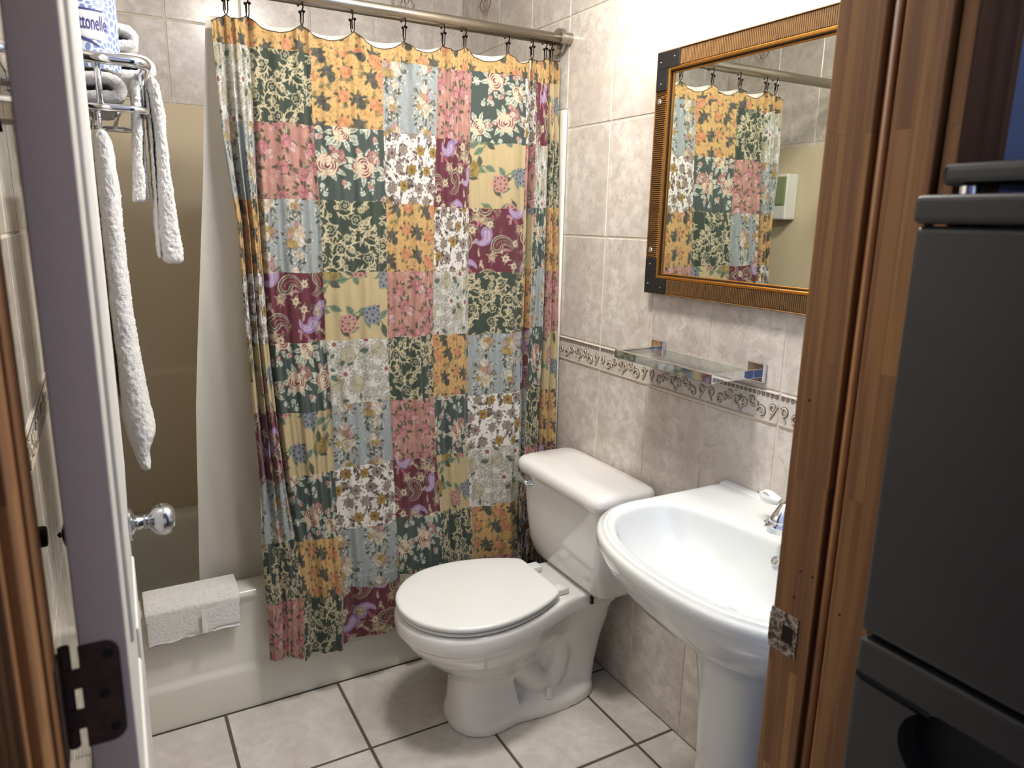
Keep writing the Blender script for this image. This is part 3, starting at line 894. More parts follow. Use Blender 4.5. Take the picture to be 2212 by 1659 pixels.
# ------------------------------------------------------------------ printed fabrics (colour fields drawn with numpy)
PX = 0.00125            # metres per canvas pixel
class Canvas:
    def __init__(s, w, h, ground):
        s.w, s.h = int(w / PX), int(h / PX)
        s.a = np.empty((s.h, s.w, 3)); s.a[:] = ground
        s.r = np.random.default_rng(5)
    def stamp(s, cx, cy, R, fn, col, rot=0.0, alpha=1.0):
        """fn(u, v) -> signed distance in pixels, on coordinates relative to (cx, cy) in pixels"""
        R = int(R) + 2
        ix = np.arange(int(cx) - R, int(cx) + R + 1); iy = np.arange(int(cy) - R, int(cy) + R + 1)
        U, Vv = np.meshgrid(ix - cx, iy - cy)
        if rot:
            c, n = math.cos(rot), math.sin(rot)
            U, Vv = U * c + Vv * n, -U * n + Vv * c
        m = np.clip(0.5 - fn(U, Vv), 0, 1)[..., None] * alpha
        gi = np.ix_(np.mod(iy, s.h), np.mod(ix, s.w))
        s.a[gi] = s.a[gi] * (1 - m) + np.array(col, float) * m
    def disc(s, x, y, r, col, alpha=1.0):
        s.stamp(x, y, r + 1, lambda u, v: np.hypot(u, v) - r, col, 0, alpha)
    def ell(s, x, y, a, b, rot, col, alpha=1.0):
        s.stamp(x, y, max(a, b) + 1, lambda u, v: (np.hypot(u / a, v / b) - 1) * min(a, b), col, rot, alpha)
    def leaf(s, x, y, l, w, rot, col, vein=None):
        """leaf growing from (x, y) along rot"""
        cx, cy = x + math.cos(rot) * l / 2, y + math.sin(rot) * l / 2
        s.stamp(cx, cy, l / 2 + 1, lambda u, v: np.where(np.abs(u) < l / 2, np.abs(v) - w / 2 * (1 - (2 * u / l) ** 2) * (1 - 0.35 * u / l * 2), 9), col, rot)
        if vein is not None:
            s.stamp(cx, cy, l / 2 + 1, lambda u, v: np.where((u > -l / 2) & (u < l * 0.36), np.abs(v) - 0.5, 9), vein, rot)
            for q in (-0.2, 0.1):
                s.stamp(cx, cy, l / 2 + 1, lambda u, v: np.where(np.abs(v) < w * 0.33, np.abs(u - q * l - np.abs(v) * 0.9) - 0.4, 9), vein, rot)
    def path(s, pts, r0, r1, col):
        n = len(pts)
        for i, (x, y) in enumerate(pts):
            s.disc(x, y, r0 + (r1 - r0) * i / max(n - 1, 1), col)
    def curl(s, x, y, R, rot, turns, sgn, r0, r1, col):
        n = int(max(12, R * turns * 5))
        pts = []
        for i in range(n):
            t = i / (n - 1)
            rad = R * (1 - 0.85 * t)
            a = rot + sgn * turns * 2 * math.pi * t
            pts.append((x + rad * math.cos(a), y + rad * math.sin(a)))
        s.path(pts, r0, r1, col)
        return pts[0]
    def arc(s, x, y, R, a0, a1, r0, r1, col, squash=1.0):
        n = int(max(6, abs(a1 - a0) * R * 1.4))
        s.path([(x + R * math.cos(a0 + (a1 - a0) * i / (n - 1)), y + squash * R * math.sin(a0 + (a1 - a0) * i / (n - 1))) for i in range(n)], r0, r1, col)
    def daisy(s, x, y, n, R, w, col, core, rot=0.0, line=None):
        for k in range(n):
            a = rot + 2 * math.pi * k / n
            if line is not None: s.leaf(x, y, R * 1.12, w * 1.35, a, line)
            s.leaf(x, y, R, w, a, col)
        s.disc(x, y, R * 0.28, core)
    def rose(s, x, y, R, light, mid, dark, rot=0.0, line=0.07):
        """layered petals drawn from the outside in, each with a darker edge"""
        r = s.r
        for q, (rad, n, pr) in enumerate(((0.66, 8, 0.42), (0.46, 6, 0.38), (0.28, 5, 0.30), (0.12, 3, 0.22))):
            for k in range(n):
                a = rot + q * 0.55 + 2 * math.pi * k / n + r.uniform(-0.15, 0.15)
                px, py = x + rad * R * math.cos(a), y + rad * R * math.sin(a)
                s.ell(px, py, pr * R * 0.80, pr * R * 1.05, a, dark if (k + q) % 3 == 0 else mid)
                s.ell(px - line * R * math.cos(a) * 1.3, py - line * R * math.sin(a) * 1.3, pr * R * 0.70, pr * R * 0.98, a, light if (k + q) % 2 else tuple(0.65 * l + 0.35 * m for l, m in zip(light, mid)))
        s.arc(x, y, R * 0.16, rot, rot + 3.6, R * 0.06, R * 0.03, dark)
    def sprig(s, x, y, a, n, l, w, col, stem=None, bend=0.02):
        """a bent stem with paired leaves"""
        step = l * 0.62
        for k in range(n):
            aa = a + bend * k * step
            if stem is not None: s.path([(x + math.cos(aa) * t, y + math.sin(aa) * t) for t in np.arange(0, step, 0.8)], 0.7, 0.6, stem)
            for g_ in (-1, 1): s.leaf(x, y, l * (1 - 0.06 * k), w, aa + g_ * 0.85, col)
            x += math.cos(aa) * step; y += math.sin(aa) * step
        s.leaf(x, y, l, w, aa, col)

def sp_pts(n, w, h, jit, seed, stagger=True):
    """roughly even scattered points"""
    r = np.random.default_rng(seed)
    k = max(1, int(round(math.sqrt(n * w / h)))); m = max(1, int(round(n / k)))
    out = []
    for j in range(m):
        for i in range(k):
            out.append(((i + 0.5 + (0.5 if stagger and j % 2 else 0) + r.uniform(-jit, jit)) * w / k, (j + 0.5 + r.uniform(-jit, jit)) * h / m))
    return out

def fab_green():
    gd = (60, 72, 59)
    c = Canvas(0.20, 0.19, gd); r = c.r
    cr, cr2 = (208, 192, 150), (190, 174, 132)
    W, H = c.w, c.h
    for i, (x, y) in enumerate(sp_pts(24, W, H, 0.30, 3)):
        k = i % 3
        rot = r.uniform(0, 6.28); sg = 1 if i % 2 else -1
        # sweeping vine with leaf fronds
        R = r.uniform(15, 22)
        c.arc(x, y, R, rot, rot + sg * 2.4, 1.7, 0.8, cr)
        ex, ey = x + R * math.cos(rot + sg * 2.4), y + R * math.sin(rot + sg * 2.4)
        c.curl(ex + 5 * math.cos(rot), ey + 5 * math.sin(rot), 6.5, rot + 1, 1.2, sg, 1.4, 0.8, cr)
        for q in range(5):
            a = rot + sg * 0.5 * q
            c.leaf(x + R * math.cos(a), y + R * math.sin(a), r.uniform(9, 15), 4.0, a + sg * r.uniform(0.5, 1.3), cr if q % 2 else cr2)
        if k == 0:
            fx, fy = x + 2, y - 2
            for q in range(6):
                a = rot + q * 1.047; c.disc(fx + 7 * math.cos(a), fy + 7 * math.sin(a), 5.0, cr)
            for q in range(6):
                a = rot + q * 1.047; c.disc(fx + 6.6 * math.cos(a), fy + 6.6 * math.sin(a), 3.5, gd)
            c.disc(fx, fy, 4.4, cr); c.disc(fx, fy, 2.8, gd); c.disc(fx, fy, 1.2, cr)
        elif k == 1:
            c.daisy(x, y, 12, 10.5, 2.6, cr, gd, rot); c.disc(x, y, 1.5, cr)
    return c

def fab_gold():
    c = Canvas(0.20, 0.19, (209, 165, 98)); r = c.r
    W, H = c.w, c.h
    for k in range(520):
        x, y = r.uniform(0, W), r.uniform(0, H)
        c.leaf(x, y, r.uniform(3, 7), r.uniform(1.4, 2.6), r.uniform(0, 6.28), ((184, 124, 74), (146, 118, 70), (196, 134, 84), (160, 122, 72))[k % 4])
    for k in range(26):
        c.sprig(r.uniform(0, W), r.uniform(0, H), r.uniform(0, 6.28), 3, 6, 2.2, (116, 110, 72), (116, 110, 72))
    gd = []
    for i, (x, y) in enumerate(sp_pts(13, W, H, 0.26, 8)):
        rot = r.uniform(0, 6.28)
        for q in range(6):
            a = rot + q * 1.05
            c.leaf(x + 9 * math.cos(a), y + 9 * math.sin(a), r.uniform(10, 15), 6.5, a + r.uniform(-0.7, 0.7), ((104, 106, 68), (122, 116, 78), (84, 84, 66))[q % 3], (72, 70, 52))
        if i % 2 == 0:
            c.rose(x, y, r.uniform(13, 17), (214, 154, 104), (200, 132, 86), (168, 98, 62), rot)
            if i % 4 == 0: c.rose(x + 14, y + 10, 9, (212, 148, 98), (196, 128, 82), (166, 96, 60), rot)
        else:
            c.rose(x, y, r.uniform(9, 12), (104, 100, 88), (84, 80, 72), (58, 55, 50), rot)
            c.rose(x + 9, y + 14, 8.5, (98, 94, 84), (80, 76, 68), (58, 55, 50), rot)
    return c

def fab_blue():
    c = Canvas(0.20, 0.19, (150, 158, 156)); r = c.r
    W, H = c.w, c.h
    for k in range(90):
        x0 = r.uniform(0, W); y0 = r.uniform(0, H); ph = r.uniform(0, 6)
        c.path([(x0 + 2.2 * math.sin(t * 0.16 + ph), y0 + t) for t in range(0, int(r.uniform(25, 60)))], 0.55, 0.55, (168, 176, 174))
    cen = ((0.27 * W, 0.30 * H, 1.0), (0.76 * W, 0.76 * H, 1.0), (0.80 * W, 0.22 * H, 0.45), (0.22 * W, 0.80 * H, 0.45))
    for x, y, sc in cen:
        for q in range(int(56 * sc)):
            a = r.uniform(0, 6.28); d = r.uniform(4, 34) * (sc ** 0.6)
            c.leaf(x + d * math.cos(a), y + 1.45 * d * math.sin(a), r.uniform(9, 16), r.uniform(3.5, 6), a + r.uniform(-0.6, 0.6), ((112, 108, 86), (90, 90, 76), (132, 122, 98), (76, 78, 66))[q % 4])
        for q in range(int(80 * sc)):
            a = r.uniform(0, 6.28); d = r.uniform(8, 38) * (sc ** 0.6)
            c.disc(x + d * math.cos(a), y + 1.45 * d * math.sin(a), r.uniform(1.0, 2.2), (222, 216, 200))
        for q in range(int(16 * sc) + 1):
            a = r.uniform(0, 6.28); d = r.uniform(2, 26) * (sc ** 0.6)
            L3 = (((224, 212, 188), (198, 180, 150), (140, 120, 96)), ((206, 172, 164), (176, 130, 126), (128, 82, 82)), ((196, 168, 104), (166, 140, 82), (112, 92, 54)), ((230, 222, 206), (206, 194, 172), (150, 134, 112)))[q % 4]
            c.rose(x + d * math.cos(a), y + 1.4 * d * math.sin(a), r.uniform(7.0, 11), *L3, r.uniform(0, 6))
    return c

def fab_pink():
    c = Canvas(0.20, 0.19, (184, 128, 114)); r = c.r
    W, H = c.w, c.h
    for k in range(30):
        c.sprig(r.uniform(0, W), r.uniform(0, H), r.uniform(0, 6.28), 3, 9, 3.2, (200, 150, 130), (200, 150, 130))
    for i, (x, y) in enumerate(sp_pts(8, W, H, 0.26, 21)):
        rot = r.uniform(0, 6.28)
        for q in range(10):
            a = rot + q * 0.63
            c.leaf(x + 8 * math.cos(a), y + 8 * math.sin(a), r.uniform(15, 26), 8, a + r.uniform(-0.5, 0.5), ((100, 94, 70), (122, 112, 84), (86, 80, 60), (196, 178, 148))[q % 4], (78, 70, 52))
        c.rose(x, y, 15.5, (214, 164, 156), (180, 98, 102), (132, 62, 68), rot)
        if i % 2: c.rose(x + 17, y + 12, 11.0, (226, 206, 194), (196, 140, 134), (150, 84, 86), rot + 1)
        else: c.rose(x - 15, y + 14, 8.0, (222, 196, 184), (190, 128, 124), (150, 84, 86), rot + 1)
    return c

def fab_teal():
    c = Canvas(0.27, 0.26, (72, 84, 77)); r = c.r
    W, H = c.w, c.h
    mint, cream, maroon, vein = (200, 204, 182), (224, 214, 178), (120, 48, 58), (82, 92, 80)
    for i, (x, y) in enumerate(sp_pts(7, W, H, 0.18, 31)):
        rot = r.uniform(0, 6.28)
        for q in range(9):
            a = rot + q * 0.7
            c.leaf(x + 15 * math.cos(a), y + 15 * math.sin(a), r.uniform(20, 30), 11, a + r.uniform(-0.35, 0.35), mint, vein)
        for q in range(6):
            a = rot + 0.4 + q * 1.05; d = r.uniform(38, 52)
            px, py = x + d * math.cos(a), y + d * math.sin(a)
            c.sprig(px, py, a, 2, 9, 4, mint, mint)
            if q % 2 == 0: c.rose(px, py, 6.5, cream, (176, 116, 106), maroon, a)
        R = 25 if i % 2 == 0 else 20
        c.rose(x, y, R, cream, (214, 196, 158) if i % 2 else (206, 176, 146), maroon, rot)
        if i % 2 == 0:
            c.rose(x + R * 0.95, y - R * 0.85, R * 0.62, cream, (146, 72, 74), maroon, rot + 2)
    return c

def fab_white():
    c = Canvas(0.20, 0.19, (228, 222, 212)); r = c.r
    W, H = c.w, c.h
    for k in range(70):
        c.sprig(r.uniform(0, W), r.uniform(0, H), r.uniform(0, 6.28), 3, 5.5, 2.6, ((84, 68, 60), (108, 90, 80), (62, 54, 50))[k % 3], (96, 84, 74), 0.06)
    for k in range(260):
        c.leaf(r.uniform(0, W), r.uniform(0, H), r.uniform(3.5, 6.5), r.uniform(1.8, 3.0), r.uniform(0, 6.28), ((84, 66, 58), (112, 92, 80), (60, 52, 46), (124, 86, 78))[k % 4])
    for i, (x, y) in enumerate(sp_pts(18, W, H, 0.14, 41)):
        rot = r.uniform(0, 6.28)
        if i % 3 == 0:
            c.daisy(x, y, 7, 13.5, 7.2, (172, 138, 66), (120, 90, 40), rot, (128, 104, 56))
            for q in range(9): c.disc(x + r.uniform(-8, 8), y + r.uniform(-8, 8), 0.9, (110, 80, 36))
        else:
            c.daisy(x, y, 7, 14, 7.0, (160, 146, 132), (106, 64, 60) if i % 3 == 1 else (150, 122, 96), rot, (98, 84, 76))
            for q in range(7): c.disc(x + r.uniform(-8, 8), y + r.uniform(-8, 8), 0.8, (110, 94, 84))
    return c

def paisley(c, x, y, R, rot, fills, edge):
    """a comma shaped paisley made of shrinking discs along a spiral"""
    def run(k, col):
        for t in np.linspace(0, 1, 70):
            a = rot + 2.9 * t
            rad = R * (0.85 + 0.25 * t)
            c.disc(x + rad * math.cos(a), y + rad * math.sin(a), max(0.8, k * R * (0.60 * (1 - t) ** 0.8 + 0.05)), col)
    run(1.30, edge); run(1.14, fills[0]); run(0.80, edge); run(0.68, fills[-1])
    for t in np.linspace(0.02, 0.9, 12):
        a = rot + 2.9 * t; rad = R * (0.85 + 0.25 * t)
        c.disc(x + rad * math.cos(a), y + rad * math.sin(a), 1.1, edge)

def fab_maroon():
    c = Canvas(0.22, 0.21, (108, 46, 58)); r = c.r
    W, H = c.w, c.h
    cream, olive, lil, pk = (206, 190, 156), (92, 84, 68), (166, 136, 174), (196, 108, 122)
    for k in range(40):
        c.sprig(r.uniform(0, W), r.uniform(0, H), r.uniform(0, 6.28), 5, 5.2, 2.6, (pk, (190, 150, 146), (110, 100, 80), cream)[k % 4], None, 0.05)
    for i, (x, y) in enumerate(sp_pts(6, W, H, 0.2, 52)):
        rot = r.uniform(0, 6.28)
        if i % 2 == 0: paisley(c, x, y, 21, rot, (olive, (110, 52, 60)), cream)
        else: paisley(c, x, y, 19, rot, (lil, (188, 160, 190)), (120, 90, 130))
        fx, fy = x + 26 * math.cos(rot + 4), y + 26 * math.sin(rot + 4)
        for q in range(4): c.leaf(fx, fy, 18, 6.5, rot + q * 1.5, olive, cream)
        c.daisy(fx, fy, 6, 11, 7.5, cream, (150, 112, 84), rot)
        gx, gy = x + 36 * math.cos(rot + 5.3), y + 36 * math.sin(rot + 5.3)
        for q in range(5): c.leaf(gx, gy, 18, 6, rot + q * 1.25, (196, 182, 152), (104, 90, 72))
        c.rose(gx, gy, 10.5, cream, (186, 156, 118), (108, 84, 74), rot)
    return c

def fab_sand():
    c = Canvas(0.25, 0.24, (196, 174, 124)); r = c.r
    W, H = c.w, c.h
    teal, dk = (112, 134, 106), (84, 84, 70)
    for i, (x, y) in enumerate(sp_pts(7, W, H, 0.2, 63)):
        rot = r.uniform(0, 6.28)
        pts = [(x + t * math.cos(rot + 0.012 * t), y + t * math.sin(rot + 0.012 * t)) for t in np.linspace(-34, 40, 120)]
        c.path(pts, 1.1, 1.1, (96, 108, 82))
        for q in range(6):
            t = -30 + q * 13
            px, py = x + t * math.cos(rot + 0.012 * t), y + t * math.sin(rot + 0.012 * t)
            c.leaf(px, py, r.uniform(24, 36), 15, rot + (1.0 if q % 2 else -1.0), teal if (q + i) % 3 else dk, (70, 86, 70))
        if i % 3 == 0:
            for q in range(10):
                a = q * 0.7; c.daisy(x + 15 * math.cos(a) * (q > 0), y + 15 * math.sin(a) * (q > 0), 5, 9, 8, (190, 138, 124), (122, 62, 62), a)
        elif i % 3 == 1:
            for q in range(10):
                a = q * 0.7; c.daisy(x + 15 * math.cos(a) * (q > 0), y + 15 * math.sin(a) * (q > 0), 5, 9.5, 8, (132, 136, 142), (66, 72, 90), a)
        else: c.rose(x, y, 21, (180, 154, 80), (152, 128, 64), (104, 86, 50), rot)
    return c

def fab_leaf():
    c = Canvas(0.20, 0.19, (214, 209, 198)); r = c.r
    W, H = c.w, c.h
    g1, g2 = (172, 167, 150), (140, 135, 118)
    for i, (x, y) in enumerate(sp_pts(34, W, H, 0.35, 71)):
        rot = r.uniform(0, 6.28)
        for q in range(5):
            a = rot + (q - 2) * 0.5; l = r.uniform(18, 30)
            c.leaf(x, y, l, 8.6, a, g2); c.leaf(x + 1.2 * math.cos(a), y + 1.2 * math.sin(a), l - 3, 6.2, a, ((222, 217, 206), (196, 191, 176), (210, 205, 190))[(q + i) % 3], g1)
        c.curl(x, y, 10, rot, 0.9, 1, 1.0, 0.7, g2)
    for i, (x, y) in enumerate(sp_pts(4, W, H, 0.25, 72)):
        c.rose(x + 30, y + 24, 19, (196, 188, 160), (178, 168, 138), (142, 132, 104), i)
        c.daisy(x, y, 9, 19, 6.6, (226, 220, 207), (152, 88, 78), 0.3 * i, g2)
        for q in range(4):
            a = r.uniform(0, 6.28)
            c.leaf(x + 22 * math.cos(a), y + 22 * math.sin(a), 17, 9, a + 1, (96, 112, 92), (70, 84, 68))
    return c

FAB = {'G': fab_green(), 'Y': fab_gold(), 'B': fab_blue(), 'P': fab_pink(), 'T': fab_teal(), 'W': fab_white(), 'M': fab_maroon(), 'S': fab_sand(), 'L': fab_leaf()}
FABNAME = {'G': 'dark green scroll print', 'Y': 'golden yellow rose print', 'B': 'grey blue bouquet print', 'P': 'dusty pink rose print', 'T': 'deep green cream rose print',
           'W': 'white print of small brown and gold flowers', 'M': 'maroon paisley print', 'S': 'sand print with green leaves', 'L': 'white and grey leaf print'}
def fab_sample(key, sx, sy):
    c = FAB[key]
    fx = np.mod(sx / PX, c.w); fy = np.mod(-sy / PX, c.h)
    x0 = np.floor(fx).astype(int); y0 = np.floor(fy).astype(int)
    tx = (fx - x0)[..., None]; ty = (fy - y0)[..., None]
    x0 %= c.w; y0 %= c.h; x1 = (x0 + 1) % c.w; y1 = (y0 + 1) % c.h
    a = c.a
    v = a[y0, x0] * (1 - tx) * (1 - ty) + a[y0, x1] * tx * (1 - ty) + a[y1, x0] * (1 - tx) * ty + a[y1, x1] * tx * ty
    v = np.clip(v / 255.0, 0, 1) * 0.87
    v = v * 0.86 + 0.14 * v.mean(-1, keepdims=True)
    return np.where(v <= 0.04045, v / 12.92, ((v + 0.055) / 1.055) ** 2.4)

# ------------------------------------------------------------------ patchwork shower curtain
COLX = [
  [(1.892,-1.027),(1.609,-1.020),(1.403,-0.999),(1.139,-0.996),(0.888,-0.991),(0.691,-0.987),(0.517,-0.993),(0.180,-0.993)],
  [(1.839,-0.938),(1.614,-0.938),(1.463,-0.939),(1.272,-0.938),(1.086,-0.936),(0.893,-0.927),(0.706,-0.916),(0.511,-0.899),(0.325,-0.890),(0.181,-0.898)],
  [(1.846,-0.786),(1.660,-0.790),(1.466,-0.782),(1.269,-0.783),(1.083,-0.786),(0.890,-0.778),(0.713,-0.779),(0.515,-0.778),(0.340,-0.773),(0.177,-0.778)],
  [(1.840,-0.589),(1.653,-0.593),(1.461,-0.592),(1.269,-0.597),(1.083,-0.601),(0.893,-0.602),(0.700,-0.599),(0.510,-0.597),(0.328,-0.592)],
  [(1.841,-0.423),(1.649,-0.433),(1.466,-0.444),(1.271,-0.452),(1.082,-0.461),(0.883,-0.462),(0.692,-0.458),(0.513,-0.452),(0.343,-0.454)],
  [(1.840,-0.315),(1.650,-0.322),(1.455,-0.329),(1.265,-0.334),(1.078,-0.340),(0.884,-0.347),(0.695,-0.351),(0.510,-0.350),(0.320,-0.351)],
  [(1.847,-0.132),(1.659,-0.132),(1.460,-0.141),(1.262,-0.146),(1.067,-0.155),(0.871,-0.160),(0.692,-0.164),(0.494,-0.175),(0.316,-0.180)],
  [(1.844,-0.098),(1.652,-0.097),(1.461,-0.104),(1.273,-0.112),(1.088,-0.121),(0.899,-0.133),(0.697,-0.141),(0.507,-0.152),(0.312,-0.164)],
  [(1.843,-0.044),(1.655,-0.044),(1.462,-0.048),(1.272,-0.053),(1.085,-0.060),(0.893,-0.071),(0.689,-0.084),(0.500,-0.112),(0.303,-0.122)],
  [(1.915,-0.014),(1.679,-0.014),(1.463,-0.015),(1.264,-0.016),(1.067,-0.017),(0.873,-0.022),(0.682,-0.027),(0.487,-0.038),(0.287,-0.047)]]
ROWZ = [
  [1.838,1.655,1.462,1.272,1.086,0.899,0.697,0.522,0.346,0.165],
  [1.839,1.659,1.465,1.272,1.082,0.886,0.705,0.511,0.332,0.150],
  [1.856,1.660,1.466,1.271,1.081,0.897,0.710,0.519,0.333,0.170],
  [1.846,1.657,1.462,1.271,1.081,0.891,0.707,0.525,0.343,0.153],
  [1.844,1.651,1.456,1.269,1.079,0.891,0.705,0.522,0.333,0.144],
  [1.849,1.650,1.456,1.263,1.073,0.881,0.707,0.513,0.338,0.160],
  [1.846,1.656,1.460,1.270,1.081,0.884,0.695,0.504,0.319,0.144],
  [1.839,1.653,1.462,1.273,1.086,0.896,0.692,0.499,0.318,0.141],
  [1.841,1.674,1.466,1.265,1.069,0.875,0.690,0.498,0.315,0.137]]
PATCH = ['LBYWSMBGP', 'GPBMTSTYG', 'YTGSLBWBM', 'BWYPGPMTL', 'PMWLYTSGY', 'TSMGBWLYP', 'WPSYMBGTW', 'MLTBTGPWG', 'SGYPSYMWB']
FW = 0.19
_cz = [np.array([a for a, _ in sorted(c)]) for c in COLX]
_cx = [np.array([b for _, b in sorted(c)]) for c in COLX]
FOLDS = [(0.30, 0.030, 0.09), (0.55, 0.022, 0.06), (0.985, 0.030, 0.05), (1.93, 0.012, 0.06), (2.95, 0.006, 0.12), (4.02, 0.010, 0.10), (4.97, 0.016, 0.07), (5.93, 0.010, 0.06), (6.66, 0.062, 0.22), (7.96, 0.045, 0.10), (8.6, 0.012, 0.12)]
def cloth(u, z):
    """position of the curtain at column coordinate u (0..9) and height z"""
    u = np.asarray(u, float); z = np.asarray(z, float)
    xb = np.stack([np.interp(z, _cz[i], _cx[i]) for i in range(10)], -1)
    i0 = np.clip(np.floor(u).astype(int), 0, 8)
    f = u - i0
    x = np.take_along_axis(xb, i0[..., None], -1)[..., 0] * (1 - f) + np.take_along_axis(xb, (i0 + 1)[..., None], -1)[..., 0] * f
    y = np.where(z > 0.37, -0.045 + 0.09 * (z - 0.37) / 1.53, -0.046)
    deep = smoothstep(0.36, 0.75, z) * (1 - 0.55 * smoothstep(1.45, 1.88, z))
    for u0, d, w in FOLDS:
        y = y + d * deep * np.exp(-((u - u0) / w) ** 2)
    wav = 0.006 * np.sin(2 * math.pi * u * 0.98 + 0.6) + 0.004 * np.sin(2 * math.pi * u * 2.3 + 1.7 + 0.8 * z) + 0.0022 * np.sin(2 * math.pi * u * 5.1 + 2.2 * z)
    y = y - 0.008 + wav * (0.55 + 0.45 * np.clip((1.9 - z) / 1.2, 0, 1))
    y = y + 0.0011 * np.sin(u * 61 + 2.0 * np.sin(z * 5 + u)) * (0.5 + 0.5 * np.sin(z * 4 + u * 3)) + 0.0006 * np.sin(u * 23 + z * 46) * np.sin(z * 9 + u * 1.7)
    near = smoothstep(1.76, 1.90, z)
    for h_, _ in HOOKS:
        dx = x - h_
        y = y + near * (0.007 * np.exp(-(dx / 0.008) ** 2) - 0.006 * np.exp(-((np.abs(dx) - 0.017) / 0.007) ** 2) + 0.003 * np.exp(-((np.abs(dx) - 0.032) / 0.007) ** 2))
    low = smoothstep(0.55, 0.15, z)
    y = y - low * 0.009 * (1 + np.sin(2 * math.pi * u * 1.25 + 0.3))
    return x, np.minimum(y, np.where(z < 0.42, -0.012, 9)), z

def cloth_mesh(name, U, Z, key, offs, parent):
    x, y, z = cloth(U, Z)
    nr, nc = U.shape
    co = np.stack([x, y, z], -1).reshape(-1, 3)
    idx = np.arange(nr * nc).reshape(nr, nc)
    q = np.stack([idx[:-1, :-1], idx[:-1, 1:], idx[1:, 1:], idx[1:, :-1]], -1).reshape(-1, 4)
    me = bpy.data.meshes.new(name)
    me.vertices.add(len(co)); me.vertices.foreach_set('co', co.ravel())
    me.loops.add(q.size); me.loops.foreach_set('vertex_index', q.ravel())
    me.polygons.add(len(q)); me.polygons.foreach_set('loop_start', np.arange(len(q)) * 4)
    me.polygons.foreach_set('use_smooth', np.ones(len(q), bool))
    me.update(); me.validate()
    col = fab_sample(key, U * FW + offs[0], Z + offs[1]).reshape(-1, 3)
    ca = me.color_attributes.new('print', 'FLOAT_COLOR', 'POINT')
    ca.data.foreach_set('color', np.concatenate([col, np.ones((len(col), 1))], 1).astype(np.float32).ravel())
    me.materials.append(MAT['cotton'])
    o = bpy.data.objects.new(name, me); COL.objects.link(o)
    return par(o, parent)

curtain = thing('shower_curtain', 'patchwork floral shower curtain in green, gold, pink, maroon and blue squares', 'shower curtain', (-0.5, -0.03, 0.15))
hem_wave = lambda u: 0.006 * np.sin(u * 5.2) + 0.004 * np.sin(u * 11.0 + 1.0)
for ci in range(9):
    wide = abs(COLX[ci + 1][3][1] - COLX[ci][3][1])
    nu = 92 if wide > 0.1 else (60 if wide > 0.05 else 38)
    for ri in range(9):
        nv = 92
        z0, z1 = ROWZ[ci][ri + 1], ROWZ[ci][ri]
        uu = np.linspace(ci, ci + 1, nu + 1); tt = np.linspace(0, 1, nv + 1)
        U, T = np.meshgrid(uu, tt)
        zl = z0 + (hem_wave(U) if ri == 8 else 0.0015 * np.sin(U * 9 + ri))
        zh = z1 + 0.0015 * np.sin(U * 9 + ri - 1) * (ri > 0)
        Z = zl + (zh - zl) * T
        key = PATCH[ci][ri]
        po = cloth_mesh('fabric_patch', U, Z, key, (RNG.uniform(0, 1), RNG.uniform(0, 1)), curtain)
        po['label'] = FABNAME[key]

# gathered header band hanging in scallops between the hooks
def top_z(u):
    x, _, _ = cloth(u, np.full_like(u, 1.88))
    hx = np.array([h[0] for h in HOOKS]); hz = np.array([h[1] - 0.004 for h in HOOKS])
    z = np.interp(x, hx, hz)
    for a, b in zip(hx[:-1], hx[1:]):
        t = (x - a) / (b - a)
        s = np.where((t > 0) & (t < 1), 4 * t * (1 - t), 0)
        z = z - min(0.034, (b - a) * 0.24) * s ** 0.85
    z = np.where(x < hx[0], hz[0] - (hx[0] - x) * 0.55, z)
    z = np.where(x > hx[-1], hz[-1] - (x - hx[-1]) * 0.5, z)
    return z
hdr = []
for ci in range(9):
    uu = np.linspace(ci, ci + 1, 93); tt = np.linspace(0, 1, 36)
    U, T = np.meshgrid(uu, tt)
    zl = np.full_like(U, ROWZ[ci][0]); zh = top_z(U)
    o = cloth_mesh('header_band', U, zl + (zh - zl) * T, 'Y', (0.031, 0.02), curtain)
    o['label'] = 'gathered golden rose print header'

uu = np.linspace(0, 9, 500)
hx_, hy_, hz_ = cloth(uu, top_z(uu))
V, F = tube_vf([(a, b_, c_ + 0.0004) for a, b_, c_ in zip(hx_, hy_, hz_)], 0.0013, 5)
th_ = mk('top_hem', V, F, MAT['hem_dark'], curtain, True)
th_['label'] = 'dark narrow hem along the scalloped top'

